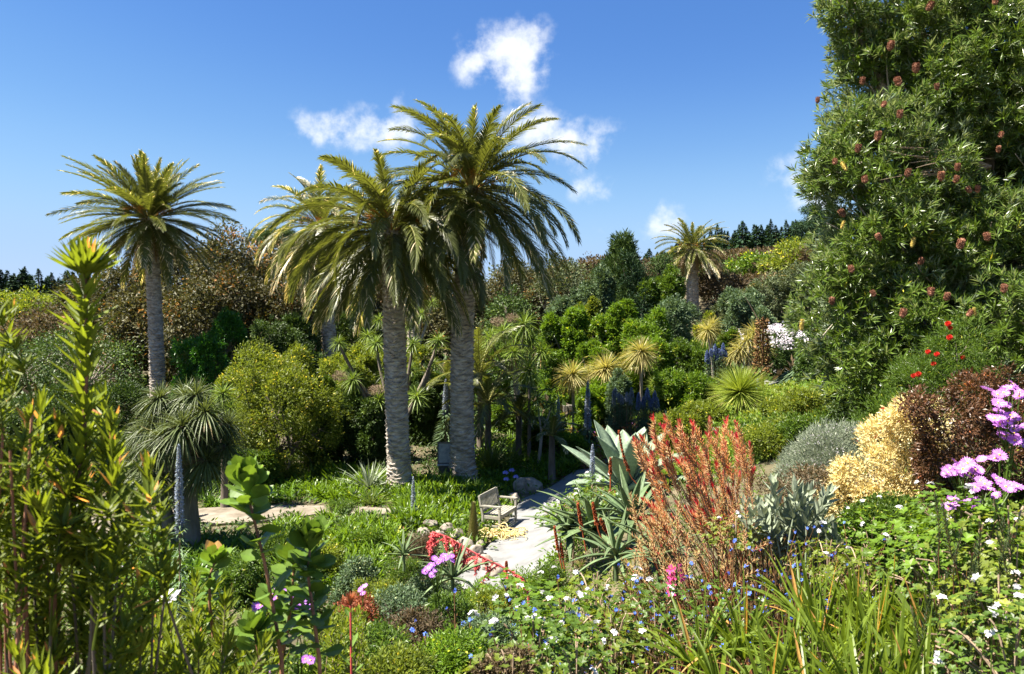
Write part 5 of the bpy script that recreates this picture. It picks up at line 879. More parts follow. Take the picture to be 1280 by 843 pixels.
# ================================================================== FOREGROUND, RIGHT SLOPE
# ---- the banksia
p = gx(1190, 15); o = empty('banksia_tree', p, 'huge banksia with serrated leaf whorls and brown flower cones filling the right edge', 'tree')
def Q(px, py, Y): return at(px, py, Y) - p
BL = [(1150, 120, 15.5, 1.75, 1.7, 1.6), (1105, 210, 14.6, 1.5, 1.4, 1.3), (1112, 300, 14.4, 1.3, 1.3, 1.2), (1080, 390, 14.4, 1.3, 1.2, 1.15), (1105, 465, 14, 1.3, 1.0, .9), (1180, 400, 13.8, 1.5, 1.1, 1.3), (1250, 330, 14, 1.5, 1.2, 1.3), (1190, 260, 14.8, 1.6, 1.4, 1.4),
      (1150, 30, 15.5, 1.35, 1.5, 1.4), (1230, 60, 15, 1.8, 1.8, 1.6), (1300, 160, 14.6, 1.6, 1.5, 1.6), (1250, 180, 16.2, 2, 1.5, 2), (1290, 420, 13, 1.5, 1.2, 1.2), (1240, -60, 15.5, 1.8, 1.6, 1.4), (1360, 50, 15, 1.8, 1.8, 2), (1360, 300, 14, 1.6, 1.4, 2), (1120, 380, 15.6, 1.4, 1.2, 1.4), (1330, -60, 15, 1.8, 1.7, 1.5), (1062, 160, 14.8, .65, .7, .6), (1075, 60, 15.4, .75, .7, .75), (1055, 345, 14.4, .6, .7, .6), (1068, 8, 15.2, .7, .7, .7), (1050, 210, 14.6, .5, .6, .5)]
lb = [(*Q(a, b, c), d, e, f) for a, b, c, d, e, f in BL]; lbn = np.array(lb)
mb = MB(); r = np.random.default_rng(12)
tube(mb, bez((0, 0, -.4), (.2, 0, 1.6), (.3, .3, 3.2), 9), np.linspace(.3, .2, 9), 12)
for i, l in enumerate(lb):
    f = np.array([.25, .2, 1.0 + 2.4 * r.random()]); e = np.array(l[:3]); pts = bez(f, (f + e) / 2 + r.normal(size=3) * .5, e, 10); tube(mb, pts, np.linspace(.13, .04, 10), 8)
    for j in range(9): e2 = e + rdir(1, r)[0] * np.array(l[3:]) * .93; s0 = pts[r.integers(5, 10)]; tube(mb, bez(s0, (s0 + e2) / 2 + r.normal(size=3) * .25, e2, 7), np.linspace(.03, .008, 7), 5)
part('trunk', (mb, MT['barkp'], True), o)
mb = MB()
for k in range(16): s0 = Q(1235 + r.uniform(-3, 4), 208, 14.2); e2 = Q(r.uniform(1095, 1185), r.uniform(178, 235), 13.3 + r.uniform(-.2, .7)); tube(mb, bez(s0, (s0 + e2) / 2 + [0, 0, r.uniform(-.1, .25)], e2, 9), np.linspace(.03 if k < 5 else .016, .005, 9), 5, .9)
part('bare_branch', (mb, MT['twig']), o)
mb = MB(); N = 36000; k = r.choice(len(lb), N, p=(lbn[:, 3] * lbn[:, 5]) / (lbn[:, 3] * lbn[:, 5]).sum()); d = unit(r.normal(size=(N, 3))); rad = np.where(r.random(N) < .42, r.uniform(.3, .8, N), r.uniform(.8, 1.1, N)); C = lbn[k, :3] + d * lbn[k, 3:] * rad[:, None]
dens = np.sin(C[:, 0] * 3.4 + 1) * np.sin(C[:, 2] * 3.7) + np.sin(C[:, 1] * 3.6 + C[:, 2] * 2) * .7 + r.normal(size=N) * .25; keep = (dens > -.22) | (rad < .8)
ins = np.zeros(N, int)
for q in range(len(lb)): ins += (((C - lbn[q, :3]) / (lbn[q, 3:] * .72))**2).sum(1) < 1
keep &= (ins == 0) | (r.random(N) < .55); C = C[keep]; d = d[keep]; n = len(C); axs = unit(d + [0, -.15, .45] + r.normal(size=(n, 3)) * .35)
m = 17; A1 = np.repeat(axs, m, 0); u = unit(np.cross(A1, r.normal(size=A1.shape))); el_ = r.uniform(.15, 1.25, len(A1))[:, None]; D = A1 * np.cos(el_) + u * np.sin(el_)
leaves(mb, np.repeat(C, m, 0) - A1 * .03 + A1 * (r.random(len(A1))[:, None] - .6) * .12, D, r.uniform(.13, .23, len(A1)), r.uniform(.023, .035, len(A1)), np.clip(np.repeat(r.normal(.42, .14, n), m) + r.normal(0, .14, len(A1)), 0, 1), U=A1 + .3 * r.normal(size=A1.shape), segs=2, prof='lance', fold=.15, bend=-.1)
part('crown', (mb, MT['banksia']), o); BANK_C, BANK_A = C, axs
def cone(name, mat, L, rad, seed):
    r = np.random.default_rng(seed); N = 420; s = r.random(N); a = r.random(N) * 6.28; rr = rad * np.sqrt(np.clip(1 - (2 * s - 1)**6, 0.05, 1)); d = np.stack([np.cos(a), np.sin(a), 0 * a], 1); mb = MB(); tube(mb, [(0, 0, -.03), (0, 0, 0), (0, 0, L * .5), (0, 0, L)], [rad * .3, rad * .8, rad * .8, rad * .4], 9, .2); leaves(mb, d * rr[:, None] * .7 + np.c_[0 * s, 0 * s, s * L], unit(d + r.normal(size=(N, 3)) * .25 + [0, 0, .2]), rad * .55, rad * .18, r.random(N)); return mb.mesh(name, MT[mat])
CB = [cone('flower_cone', 'cone_b', .17, .062, k) for k in range(2)]; CY = cone('flower_cone', 'cone_y', .2, .042, 5)
tocam = unit(np.array([0, 0, 6.]) - p - C); front = np.where((np.sum(tocam * unit(C - lbn[:, :3].mean(0)), 1) > .1))[0]; r.shuffle(front)
CPX = [(1022, 128), (1078, 105), (1124, 106), (1104, 133), (1125, 147), (1097, 175), (1251, 172), (1248, 190), (1197, 213), (1176, 225), (1194, 228), (1213, 240), (1134, 220), (1043, 205), (1082, 228), (1244, 5), (1093, 370), (1163, 369), (1183, 375), (1210, 395), (1128, 396), (1145, 90), (1112, 62), (1055, 270), (1040, 380), (1160, 12), (1222, 240), (1255, 365), (1100, 300), (1200, 310), (1065, 340), (1150, 330), (1235, 300), (1072, 190), (1172, 112)]
CYX = [(1058, 212), (1140, 308), (1219, 394), (1052, 285), (1002, 412)]
for lst, kind in ((CPX, 0), (CYX, 1)):
    for px, py in lst:
        ray = unit(at(px, py, 15) - np.array([0, 0, 6.])); rel = C + p - np.array([0, 0, 6.]); along = rel @ ray; perp = np.linalg.norm(rel - along[:, None] * ray, axis=1); near = np.where(perp < .3)[0]
        if not len(near): near = [np.argmin(perp)]
        j = min(near, key=lambda q: along[q]); c = np.array([0, 0, 6.]) + ray * (along[j] - .12) - p; part('flower_cone', CY if kind else CB[r.integers(2)], o, c, align(unit([r.normal() * .3, r.normal() * .3, 1])), r.uniform(.6, .95))
# ---- red bottlebrush shrub in front
p = gx(1180, 12); o = empty('bottlebrush_shrub', p, 'fine-leaved shrub with scarlet brush flowers in front of the banksia', 'shrub'); lb = [(*(at(a, b, 12) - p), s, s, s) for a, b, s in ((1195, 440, .45), (1160, 490, .55), (1120, 530, .5), (1200, 500, .5), (1085, 555, .4), (1210, 470, .35))]
part('foliage', (crown_mesh(lb, 420, .15, 30, .08, .012, hang=-.3), MT['green']), o); part('stems', (limbs(2.5, lb, .04, 3, 4), MT['bark']), o)
mm = MB(); d = rdir(260, r); leaves(mm, d * .01, d * [1, 1, 1], .05, .008, r.random(260)); bm_ = mm.mesh('flower', MT['red'])
for px, py in ((1188, 410), (1187, 422), (1203, 447), (1142, 470), (1148, 468), (1104, 512), (1127, 516), (1167, 455), (1171, 443), (1100, 535), (1069, 552), (1095, 545), (1185, 405), (1120, 500), (1160, 440)): part('flower', bm_, o, at(px, py, 11.6) - p, None, r.uniform(.6, .9))
# ---- dark red-brown bush, cream bush, silver fine bush, others
def lobe_bush(name, spots, Y, mat, label, leaf, lw, rc, n, nleaf=26, seed=1, cat='shrub', **kw):
    r = np.random.default_rng(seed); c = at(np.mean([q[0] for q in spots]), 600, Y); p = np.array([c[0], Y, hz(c[0], Y)]); lb = []
    for a, b, s in spots: q = at(a, b, Y + r.uniform(-.25, .25)) - p; lb.append((*q, s, s, s * .9)); lb.append((q[0] + r.normal() * s * .5, q[1] - s * .3, q[2] + r.uniform(.1, .5) * s, s * .5, s * .5, s * .5)); lb.append((q[0], q[1] + .1, max(.1, q[2] * .5), s * .8, s * .8, max(.1, q[2] * .5)))
    o = empty(name, p, label, cat); part('foliage', (crown_mesh(lb, n, rc, nleaf, leaf, lw, seed=seed, **kw), MT[mat]), o); part('stems', (limbs(1.2, lb, .02, 3, seed), MT['bark']), o); return o
def near_bush(name, px, py, Y, wpx, hpx, mat, label, leaf, lw, rc, n, nleaf=26, nl=8, ysc=.8, cat='shrub', tilt=0, seed=1, smooth_dome=False, segs=1, **kw):
    """bush centred on pixel (px,py) at distance Y with the given drawn width and height"""
    c = at(px, py, Y); rx = wpx / 2 / F * Y; rz_ = hpx / 2 / F * Y; g = hz(c[0], c[1]); p = np.array([c[0], c[1], g]); zc = c[2] - g; r = np.random.default_rng(seed); lb = [(0, 0, zc, rx * .74, rx * ysc, rz_ * .74)]; nl += 5
    if zc > rz_ * .6: lb.append((0, 0, max(.1, (zc - rz_ * .5) * .5), rx * .8, rx * ysc * .8, max(.15, zc * .5)))
    for i in range(nl): d = rdir(1, r)[0]; d[2] = abs(d[2]) * .8 - .1; s = r.uniform(.28, .48); lb.append((d[0] * rx * (.95 - s * .6), d[1] * rx * ysc * (1 - s * .6), zc + d[2] * rz_ * (1 - s * .6), rx * s, rx * s, rz_ * s))
    if tilt: lb = [(a, b, cz + tilt * a, d_, e, f) for a, b, cz, d_, e, f in lb]
    o = empty(name, p, label, cat); part('foliage', (crown_mesh(lb, n, rc, nleaf, leaf, lw, seed=seed, segs=segs, **kw), MT[mat]), o); part('stems', (limbs(zc + rz_, lb, .02, 3, seed), MT['bark']), o); return o, p, lb
lobe_bush('shrub', [(1188, 522, .3), (1228, 506, .36), (1272, 512, .36), (1200, 565, .34), (1248, 575, .38), (1215, 615, .3), (1172, 548, .2), (1285, 570, .36), (1300, 540, .4), (1180, 590, .22), (1255, 478, .2), (1205, 488, .16)], 8.2, 'maroon', 'dark maroon-brown small-leaved bush behind the pink asters', .045, .022, .075, 1800, seed=3)
lobe_bush('shrub', [(1098, 575, .34), (1150, 530, .34), (1118, 562, .42), (1084, 598, .4), (1064, 630, .3), (1135, 592, .36), (1100, 632, .34), (1162, 560, .26), (1072, 590, .2), (1108, 545, .22)], 8.8, 'cream', 'pale cream-yellow leaved sloping bush beside the maroon bush', .045, .018, .07, 2100, seed=4, hang=-.3)
o, p, lb = near_bush('shrub', 1032, 572, 11, 104, 76, 'silver', 'silvery fine-leaved bush dotted with tiny white flowers', .06, .008, .12, 700, nleaf=40, nl=8, seed=5, tilt=.5, hang=-.6)
r = np.random.default_rng(61); la = np.array(lb)[2:]; k = r.integers(0, len(la), 420); d = rdir(420, r); d[:, 2] = np.abs(d[:, 2]); d[:, 1] -= .3; c = la[k, :3] + unit(d) * la[k, 3:] * 1.05; c = np.repeat(c, 5, 0); mb = MB(); leaves(mb, c, unit(rdir(len(c), r) + [0, -.2, .6]), .02, .012, r.random(len(c))); part('blossoms', (mb, MT['white']), o)
near_bush('shrub', 1105, 668, 6.6, 110, 90, 'green', 'brownish green bush with scattered white flowers below the cream bush', .035, .018, .085, 800, seed=6)
near_bush('shrub', 1215, 680, 5.2, 130, 90, 'bright', 'crinkly bright green geranium bush below the pink asters', .045, .038, .08, 620, seed=7, upb=.9)
near_bush('shrub', 975, 555, 15, 90, 60, 'lime', 'olive-gold small-leaved bush above the silver fine-leaved one', .06, .025, .12, 600, seed=8)
near_bush('shrub', 1010, 610, 9.2, 120, 50, 'brown', 'thin brownish low bush behind the silver felt leaves', .04, .02, .09, 260, seed=18)
# ---- pink asters
DA = [daisy_mesh('pink', .034, 18, k) for k in range(3)]; DP = [daisy_mesh('purple', .026, 16, k) for k in range(2)]
def daisies(pts, Y, meshes, label, seed, rad=1., leafm='green', stems=True, name='daisy_clump', cat='flowers', root=None):
    r = np.random.default_rng(seed); P = [at(a, b, Y + r.uniform(-.12, .12)) for a, b in pts]; c = np.mean(P, 0) if root is None else root; p = np.array([c[0], c[1] + .1, hz(c[0], c[1] + .1)]); o = empty(name, p, label, cat); mb = MB()
    top = np.mean(P, 0) - p; hub = top * [.9, .9, 1] - [0, 0, min(.2, top[2] * .4)]; nn_ = 2 + len(P) // 6
    for _ in range(nn_): tube(mb, bez((r.normal() * .03, r.normal() * .03, -.05), hub * [.5, .5, .8] + r.normal(size=3) * .03, hub + r.normal(size=3) * .02, 8), .004, 5, .5)
    for q in P: tube(mb, bez(hub, (hub + q - p) / 2 + r.normal(size=3) * .02, q - p, 6), .0022, 4, .5)
    n = 60; s_ = r.uniform(.1, 1, n)[:, None]; leaves(mb, hub * s_ + r.normal(size=(n, 3)) * .02, rdir(n, r) + [0, 0, .3], .08, .022, r.random(n), segs=2)
    part('stems', (mb, MT[leafm]), o)
    for q in P: part('flower', meshes[r.integers(len(meshes))], o, q - p, align(unit([r.normal() * .35, -.55 + r.normal() * .25, 1])), rad * r.uniform(.8, 1.15))
    return o
r = np.random.default_rng(31)
cl = lambda cx, cy, n, sx, sy: [(cx + r.normal() * sx, cy + r.normal() * sy) for _ in range(n)]
daisies(cl(1190, 590, 11, 12, 6) + cl(1212, 586, 8, 10, 5) + cl(1240, 575, 3, 6, 3), 4.4, DA, 'cluster of pink asters at the left of the aster group, before the maroon bush', 1)
daisies(cl(1258, 530, 14, 12, 9) + cl(1250, 500, 9, 12, 8) + cl(1270, 490, 6, 7, 6) + cl(1268, 552, 6, 8, 5), 4.4, DA, 'tallest and densest cluster of pink asters at the right edge', 2)
daisies(cl(1230, 608, 7, 9, 5) + cl(1262, 610, 6, 6, 5) + cl(1192, 627, 4, 6, 4) + cl(1213, 628, 2, 3, 2), 4.2, DA, 'lowest scattered pink asters under the main clusters', 3)
daisies(cl(533, 713, 9, 6, 4) + cl(548, 704, 7, 5, 4) + cl(562, 697, 6, 5, 2), 5.2, DP, 'slanting spray of lilac-white daisies left of the red arching stalk', 4, .85)
daisies([(456, 733), (454, 742), (451, 737)], 5.0, DA, 'two or three small lilac daisies above the red-tipped bud', 5, .7)
daisies(cl(340, 748, 10, 10, 5) + cl(356, 744, 6, 7, 4) + [(326, 757), (322, 760)], 3.1, DP, 'flat purple daisy cluster beside the round-leaved shoot', 6, .9)
daisies([(378, 754), (388, 759), (372, 758)], 3.1, DP, 'small purple daisy heads right of the flat cluster', 7, .7)
daisies([(370, 787), (374, 790), (382, 824), (388, 826), (340, 838), (346, 836), (334, 841)], 2.9, DP, 'lowest purple daisies at the bottom edge left of centre', 8, .7)
daisies([(204, 745), (212, 742), (200, 752), (216, 748), (208, 755), (222, 743)], 6.0, [bloom_mesh('white', .04)], 'small white flower cluster low in the shade at left', 9)
daisies([(152, 686), (156, 690), (146, 708), (150, 712), (161, 683)], 7.0, [bloom_mesh('white', .05)], 'white blossoms in the shade beside the tall leafy shoot', 10)
# ---- agave
q = gx(783, 16); c = at(783, 612, 16); ag = agave((q[0], q[1], max(q[2], c[2] - .1)), 'large pale blue-grey agave with broad upright leaves above the path', n=22, L=1.65, W=.5, seed=4, thick=.035, emin=6, emax=80, curl=.38, t0=.5, lvar=.13, gut=.35, rot=.6)
# ---- rusty aloe spikes and aloes
def aloe(px, py, Y, label, n=20, L=.7, W=.08, seed=1, mat='iris', emin=-5, emax=80, t0=.35, tipt=.4): c = at(px, py, Y); g = hz(c[0], c[1]); return agave((c[0], c[1], max(g, c[2])), label, n, L, W, seed, mat, 'aloe', 'aloe', emin, emax, .02, None, .9, .35, t0=t0, prof='sword', tipt=tipt, lvar=.25)
AL = leafmat('aloe_leaf', [(.07, .11, .05), (.14, .19, .08), (.25, .26, .11), (.38, .17, .08)], .45, .06, .35); MT['aloe'] = AL
aloe(742, 665, 12.2, 'sprawling green aloe with red-edged leaves in front of the agave', 26, .95, .15, 2, 'aloe')
aloe(712, 668, 12.5, 'lower left aloe whose red-tipped leaf points over the path', 16, .85, .13, 3, 'aloe')
aloe(790, 655, 11, 'aloe with long grey green leaves under the red-leaved bush', 22, .85, .14, 4, 'aloe', t0=.2)
aloe(825, 700, 8.5, 'twisted aloe hidden among the stems of the red-leaved bush', 18, .7, .07, 5, 'aloe')
aloe(770, 700, 9, 'aloe with upright striped leaves below the sprawling ones', 18, .7, .07, 6, 'aloe', t0=.45)
aloe(566, 728, 7.5, 'thin brown-green aloe left of the foot of the red stalk', 14, .42, .045, 7, 'aloe', t0=.5)
aloe(505, 697, 14, 'small pale green aloe among the strap leaves', 16, .5, .06, 8, 'aloe', t0=.6)
def rust(pts, Y, label, rad=.03, head=.55, group=None):
    P = [at(a, b, Y) for a, b in pts]; p = P[0].copy(); p[2] = min(p[2], P[0][2]); g = hz(p[0], p[1]); o = empty('aloe_flower_spike', p, label, 'flower', group); c = np.array([q - p for q in P]); n = 16
    t = np.linspace(0, len(c) - 1, n); c2 = np.stack([np.interp(t, range(len(c)), c[:, k]) for k in range(3)], 1); c2 = (c2 + np.r_[c2[:1], c2[:-1]] + np.r_[c2[1:], c2[-1:]]) / 3; mb = MB(); tube(mb, c2, rad * .32, 6, .6); part('stalk', (mb, MT['rust']), o)
    N = 500; s = (1 - head) + head * np.random.default_rng(3).random(N); rr = np.random.default_rng(4); P2 = np.stack([np.interp(s * (n - 1), range(n), c2[:, k]) for k in range(3)], 1); mb = MB(); leaves(mb, P2, unit(rdir(N, rr) + [0, 0, -.1]), rad * 1.25 * (1.15 - .6 * s), rad * .5, rr.random(N)); part('flowers', (mb, MT['rust']), o)
for pts, Y, lab in [(((703, 712), (697, 685), (693, 657)), 8.5, 'tall rusty aloe spike rising alone before the pale path'), (((706, 712), (703, 695), (701, 679)), 8.5, 'shorter rusty aloe spike next to the tall one'), (((634, 722), (633, 712), (633, 702)), 8.3, 'very short rusty spike low against the path'), (((763, 615), (763, 590), (763, 572)), 11.5, 'stubby rusty spike in front of the agave leaves'), (((815, 622), (790, 600), (779, 570), (773, 536)), 12, 'long curved rusty spike crossing the agave'), (((760, 690), (748, 665), (743, 640), (741, 628)), 10, 'dark red curved aloe stem left of the red-leaved bush'), (((733, 690), (727, 660), (722, 628)), 10, 'thin reddish spike beside the white geranium'), (((795, 690), (772, 680), (756, 662), (750, 648)), 9.5, 'orange-red stem arching among the aloe leaves')]: rust(pts, Y, lab, .035 if Y > 9 else .026)
# ---- red arching stalk
Yr = 8; pts = [(662, 745), (655, 724), (635, 712), (605, 698), (580, 684), (560, 671), (541, 665)]; P = [at(a, b, Yr) for a, b in pts]; p = P[0].copy(); p[2] = hz(p[0], p[1]); o = empty('red_arching_stalk', p, 'coral red arching flower stalk with hanging side branches left of the path', 'flower'); c = np.r_[[[0, 0, 0]], np.array(P) - p]; t = np.linspace(0, len(c) - 1, 30); c2 = np.stack([np.interp(t, range(len(c)), c[:, k]) for k in range(3)], 1)
for _ in range(2): c2[1:-1] = (c2[:-2] + c2[1:-1] + c2[2:]) / 3
mb = MB(); tube(mb, c2, np.linspace(.016, .006, 30), 7, .6); part('stalk', (mb, MT['coral']), o); r = np.random.default_rng(8)
for i in range(24):
    k = 11 + int(18 * (i / 23)**.8); s0 = c2[min(k, 29)]; L = r.uniform(.08, .34); e = s0 + [r.uniform(-.18, .12), r.uniform(-.15, .12), -L * r.uniform(.4, 1)]; b_ = bez(s0, s0 + (e - s0) * [1.2, 1.2, .3], e, 8); mb = MB(); tube(mb, b_, np.linspace(.008, .004, 8), 5, .3); n = 90; s = r.random(n); leaves(mb, np.stack([np.interp(s, np.linspace(0, 1, 8), b_[:, q]) for q in range(3)], 1), unit(rdir(n, r) + [0, 0, -.6]), .035, .012, r.random(n) * .6); part('side_branch', (mb, MT['coral']), o)
# ---- red leucadendron bush: many leafy shoots fanning up to the left
def shoots_bush(name, label, base_px, Y, tips, meshes, mats=None, cat='shrub', part_name='shoot', jitter=.05, unitL=1., sscale=1., base_spread=.15, stem_mat='twig', stem_r=.012, lift=0, headfrac=.55):
    """every tip: (px, py, dy). A woody stem from the base, then the leafy shoot as a part of its own"""
    g = gx(base_px, Y); g[2] += lift; o = empty(name, g, label, cat); r = np.random.default_rng(hash_(label)); mb = MB()
    for i, (a, b, dy) in enumerate(tips):
        e = at(a, b, Y + dy) - g; s0 = np.array([r.normal() * base_spread, r.normal() * base_spread, 0]); d = e - s0; L = np.linalg.norm(d); ls = min(L * headfrac, unitL * sscale * 1.0); k = r.integers(len(meshes)); dirn = unit(d + [0, 0, L * .25] + r.normal(size=3) * L * .16); st = e - dirn * ls
        part(part_name, meshes[k], o, st, align(dirn), ls / unitL); tube(mb, bez(s0, (s0 + st) / 2 - [0, 0, .05] + r.normal(size=3) * .02, st, 7), np.linspace(stem_r, stem_r * .55, 7), 6, r.random())
    part('stems', (mb, MT[stem_mat]), o); return o
REDM = leafmat('red_to_orange_shoot', [(.3, .3, .1), (.5, .26, .15), (.52, .11, .1), (.44, .03, .05)], .5, .25, .3, tcol=(1.5, 1, .7)); MT['redm'] = REDM
RS = [shoot_mesh('shoot', 'redm', .5, 95, .085, .016, .1, 52, 18, k, .004, .2 * (k - 1.5), t0=.66, tipt=.5, dens_top=1.1, stemmat='orangel', tvar=.16) for k in range(4)]
OS = [shoot_mesh('shoot', 'redm', .5, 44, .07, .011, .15, 60, 30, k + 7, .006, .4 * (k - 1), t0=.42, tipt=-.1, stemmat='orangel', tvar=.25) for k in range(3)]
r = np.random.default_rng(77); tips = []
TT = [(803, 545), (812, 530), (820, 540), (826, 522), (838, 530), (845, 524), (852, 545), (862, 535), (873, 530), (885, 545), (893, 528), (905, 526), (915, 535), (921, 530), (928, 545), (934, 560), (806, 565), (822, 560), (843, 555), (880, 560), (900, 556), (915, 562), (930, 585), (860, 572), (832, 580), (815, 590), (880, 585), (900, 590), (850, 600), (818, 612), (870, 605), (915, 600), (790, 548)]
for a, b in TT: tips.append((a + r.uniform(-3, 3), b + r.uniform(-3, 3), r.uniform(-.5, .7)))
for i in range(60): tips.append((r.uniform(803, 935), r.uniform(540, 650), r.uniform(-.4, 1.0)))
shoots_bush('red_leaved_shrub', 'tall bush with crimson-tipped leafy shoots leaning left beside the agave', 955, 7, tips, RS, unitL=.5, sscale=.75, base_spread=.12, stem_mat='twig', lift=.1, stem_r=.006)
tips = [(r.uniform(785, 960), r.uniform(615, 715), r.uniform(-.8, .3)) for i in range(80)]
shoots_bush('orange_brown_shrub', 'withered orange-brown twiggy growth under the crimson-tipped bush', 905, 6.6, tips, OS, unitL=.5, sscale=.6, stem_mat='orangel', base_spread=.2, stem_r=.006)
# ---- silver felt-leaved shrub
SV = [shoot_mesh('shoot', 'silver', .4, 16, .15, .055, .25, 50, 14, k, .008, .05, t0=.45, tipt=.1, prof='lance', fold=.22, stemmat='silver', segs=5) for k in range(3)]
tips = [(r.uniform(932, 1045), 0, r.uniform(-.4, .4)) for i in range(44)]; tips = [(a, 598 + abs(a - 985) * .28 + r.uniform(0, 85), c) for a, b, c in tips]
shoots_bush('silver_leaved_shrub', 'shrub of large upright silver-grey felted leaves right of the crimson-tipped bush', 985, 6.4, tips, SV, unitL=.4, sscale=.9, base_spread=.18, stem_mat='silver')
# ---- dark brown-red tipped shoots at right bottom
LD = [shoot_mesh('shoot', 'leucod', .4, 90, .042, .008, .1, 48, 8, k, .0035, .1, t0=.3, tipt=.75, stemmat='maroon', tvar=.12, dens_top=1.2) for k in range(3)]
tips = [(r.uniform(1165, 1278), r.uniform(618, 760), r.uniform(-.3, .5)) for i in range(34)]
shoots_bush('dark_shoot_shrub', 'shrub of slim grey green shoots with dark red tips at lower right', 1235, 3.6, tips, LD, unitL=.4, sscale=.75, base_spread=.12, stem_mat='maroon', stem_r=.004)
tips = [(r.uniform(1130, 1240), r.uniform(735, 830), r.uniform(-.2, .3)) for i in range(16)]
shoots_bush('dark_shoot_shrub', 'low dark red-tipped shoots at the bottom edge right of the iris leaves', 1200, 3.4, tips, LD, unitL=.4, sscale=.7, base_spread=.1, stem_mat='maroon', stem_r=.004)

# ---- geraniums with white flowers
def lobed_mesh(mat, n, R_, leaf, seed, hgt, name='foliage'):
    """crinkled round leaves, each a small fan of lobes"""
    r = np.random.default_rng(seed); o_ = rdir(n, r) * (r.random((n, 1))**.4) * [R_, R_, hgt]; o_[:, 2] = np.abs(o_[:, 2]) + .02; up = unit(o_ * [1, 1, 1.2] / R_ + [0, -.1, .8] + r.normal(size=(n, 3)) * .4); u = unit(np.cross(up, r.normal(size=(n, 3)))); v = np.cross(up, u); m = 5; mb = MB(); P = np.repeat(o_, m, 0); a = np.tile(np.arange(m) / m * 5.2, n); a = a + np.repeat(r.random(n) * 6, m)
    D = np.cos(a)[:, None] * np.repeat(u, m, 0) + np.sin(a)[:, None] * np.repeat(v, m, 0) + .22 * np.repeat(up, m, 0); leaves(mb, P, D, leaf * .6 * np.repeat(r.uniform(.7, 1.2, n), m), leaf * .52, np.clip(np.repeat(r.normal(.45, .16, n), m) + r.normal(0, .05, n * m), 0, 1), U=np.repeat(up, m, 0), segs=2, prof='paddle', fold=.12)
    return mb.mesh(name, MT[mat])
GM = [lobed_mesh(('bright', 'green', 'lime')[k % 3], (210, 260, 170)[k % 3], .34, (.055, .038, .045)[k % 3], k, (.3, .36, .24)[k % 3]) for k in range(6)]; UM = [umbel_mesh('white', 4, .017, .014, k) for k in range(3)]; GS = []
mb = MB(); r = np.random.default_rng(3)
for k in range(14): e = rdir(1, r)[0] * [.3, .3, .25]; e[2] = abs(e[2]); tube(mb, bez((0, 0, -.1), e * [.5, .5, .9], e, 6), .004, 5, r.random())
GSTEM = mb.mesh('stems', MT['twig'])
GER = [(1225, 668, 4.0, 1.0, 2), (1262, 655, 3.9, 1.0, 2), (1195, 655, 4.2, .9, 1), (668, 800, 4.3, 1.1, 6), (705, 770, 4.9, 1.1, 7), (745, 735, 5.8, 1.1, 6), (765, 790, 4.4, 1.0, 4), (720, 825, 3.8, .9, 4), (640, 745, 6.2, 1.1, 3), (1185, 640, 5.6, 1.0, 3), (1250, 745, 3.4, .95, 7), (1268, 800, 3.0, .85, 5), (1180, 700, 4.6, 1.0, 3), (1150, 680, 5.0, 1.0, 4), (1080, 700, 5.4, .9, 4), (1035, 690, 5.8, .9, 4), (745, 618, 12.5, 1.5, 7), (718, 640, 13.5, 1.3, 4), (700, 640, 15, 1.3, 1), (920, 655, 6.3, .8, 3), (820, 765, 4.6, .9, 2), (905, 770, 4.4, .8, 2), (1090, 660, 6.2, .9, 3), (1270, 700, 3.6, .8, 3), (640, 835, 3.7, .8, 2)]
for i, (px, py, Y, s, nf) in enumerate(GER):
    c = at(px, py, Y); g = hz(c[0], c[1]); z = max(g + .02, c[2] - .2 * s); o = empty('geranium', (c[0], c[1], z), 'bright green crinkle-leaved geranium with white flower heads on the near slope', 'geranium', 'white-flowered geraniums', rz=r.random() * 6, s=s * 1.18); part('foliage', GM[(i * 5 + i // 3) % 6], o); part('stems', GSTEM, o)
    if z - g > .15: mb = MB(); [tube(mb, bez(((r.random() - .5) * .2, (r.random() - .5) * .2, (g - z) / s - .05), (0, 0, (g - z) / s * .5), (0, 0, .05), 5), .006, 5, .5) for _ in range(4)]; part('stalks', (mb, MT['twig']), o)
    for k in range((nf + 1) // 2):
        a = r.random() * 6.28; q = math.sqrt(r.random()) * .3; part('flower', UM[k % 3], o, (math.cos(a) * q, math.sin(a) * q, .33 * math.sqrt(max(0, 1 - (q / .36)**2)) + .04), align(unit([r.normal() * .3, r.normal() * .3 - .3, 1])), r.uniform(.9, 1.3))
# explicit white heads where the photograph shows them
WH = [(659, 773, 4.3), (668, 771, 4.3), (676, 775, 4.2), (696, 757, 4.8), (702, 778, 4.4), (716, 766, 4.7), (688, 800, 4.1), (684, 809, 4.0), (655, 819, 3.9), (647, 758, 5), (756, 737, 5.6), (731, 743, 5.4), (735, 738, 5.4), (760, 733, 5.7), (742, 840, 3.6), (755, 802, 4.2), (838, 735, 4.6), (841, 742, 4.6), (1100, 622, 6.4), (1124, 635, 6.3), (1078, 655, 5.8), (1139, 661, 5.4), (1164, 643, 5.3), (1110, 671, 5.3), (1200, 661, 4.8), (1214, 708, 4.2), (1271, 718, 3.5), (1247, 757, 3.2), (1240, 765, 3.2), (1252, 772, 3.1), (1229, 790, 3.1), (1240, 792, 3.0), (1274, 745, 3.2), (1172, 820, 3.0), (1172, 828, 3.0), (598, 742, 6), (634, 745, 5.6), (555, 826, 4.2), (534, 829, 4.3), (899, 648, 6.2), (921, 640, 6.2), (1023, 663, 5.6), (1272, 651, 4.6)]
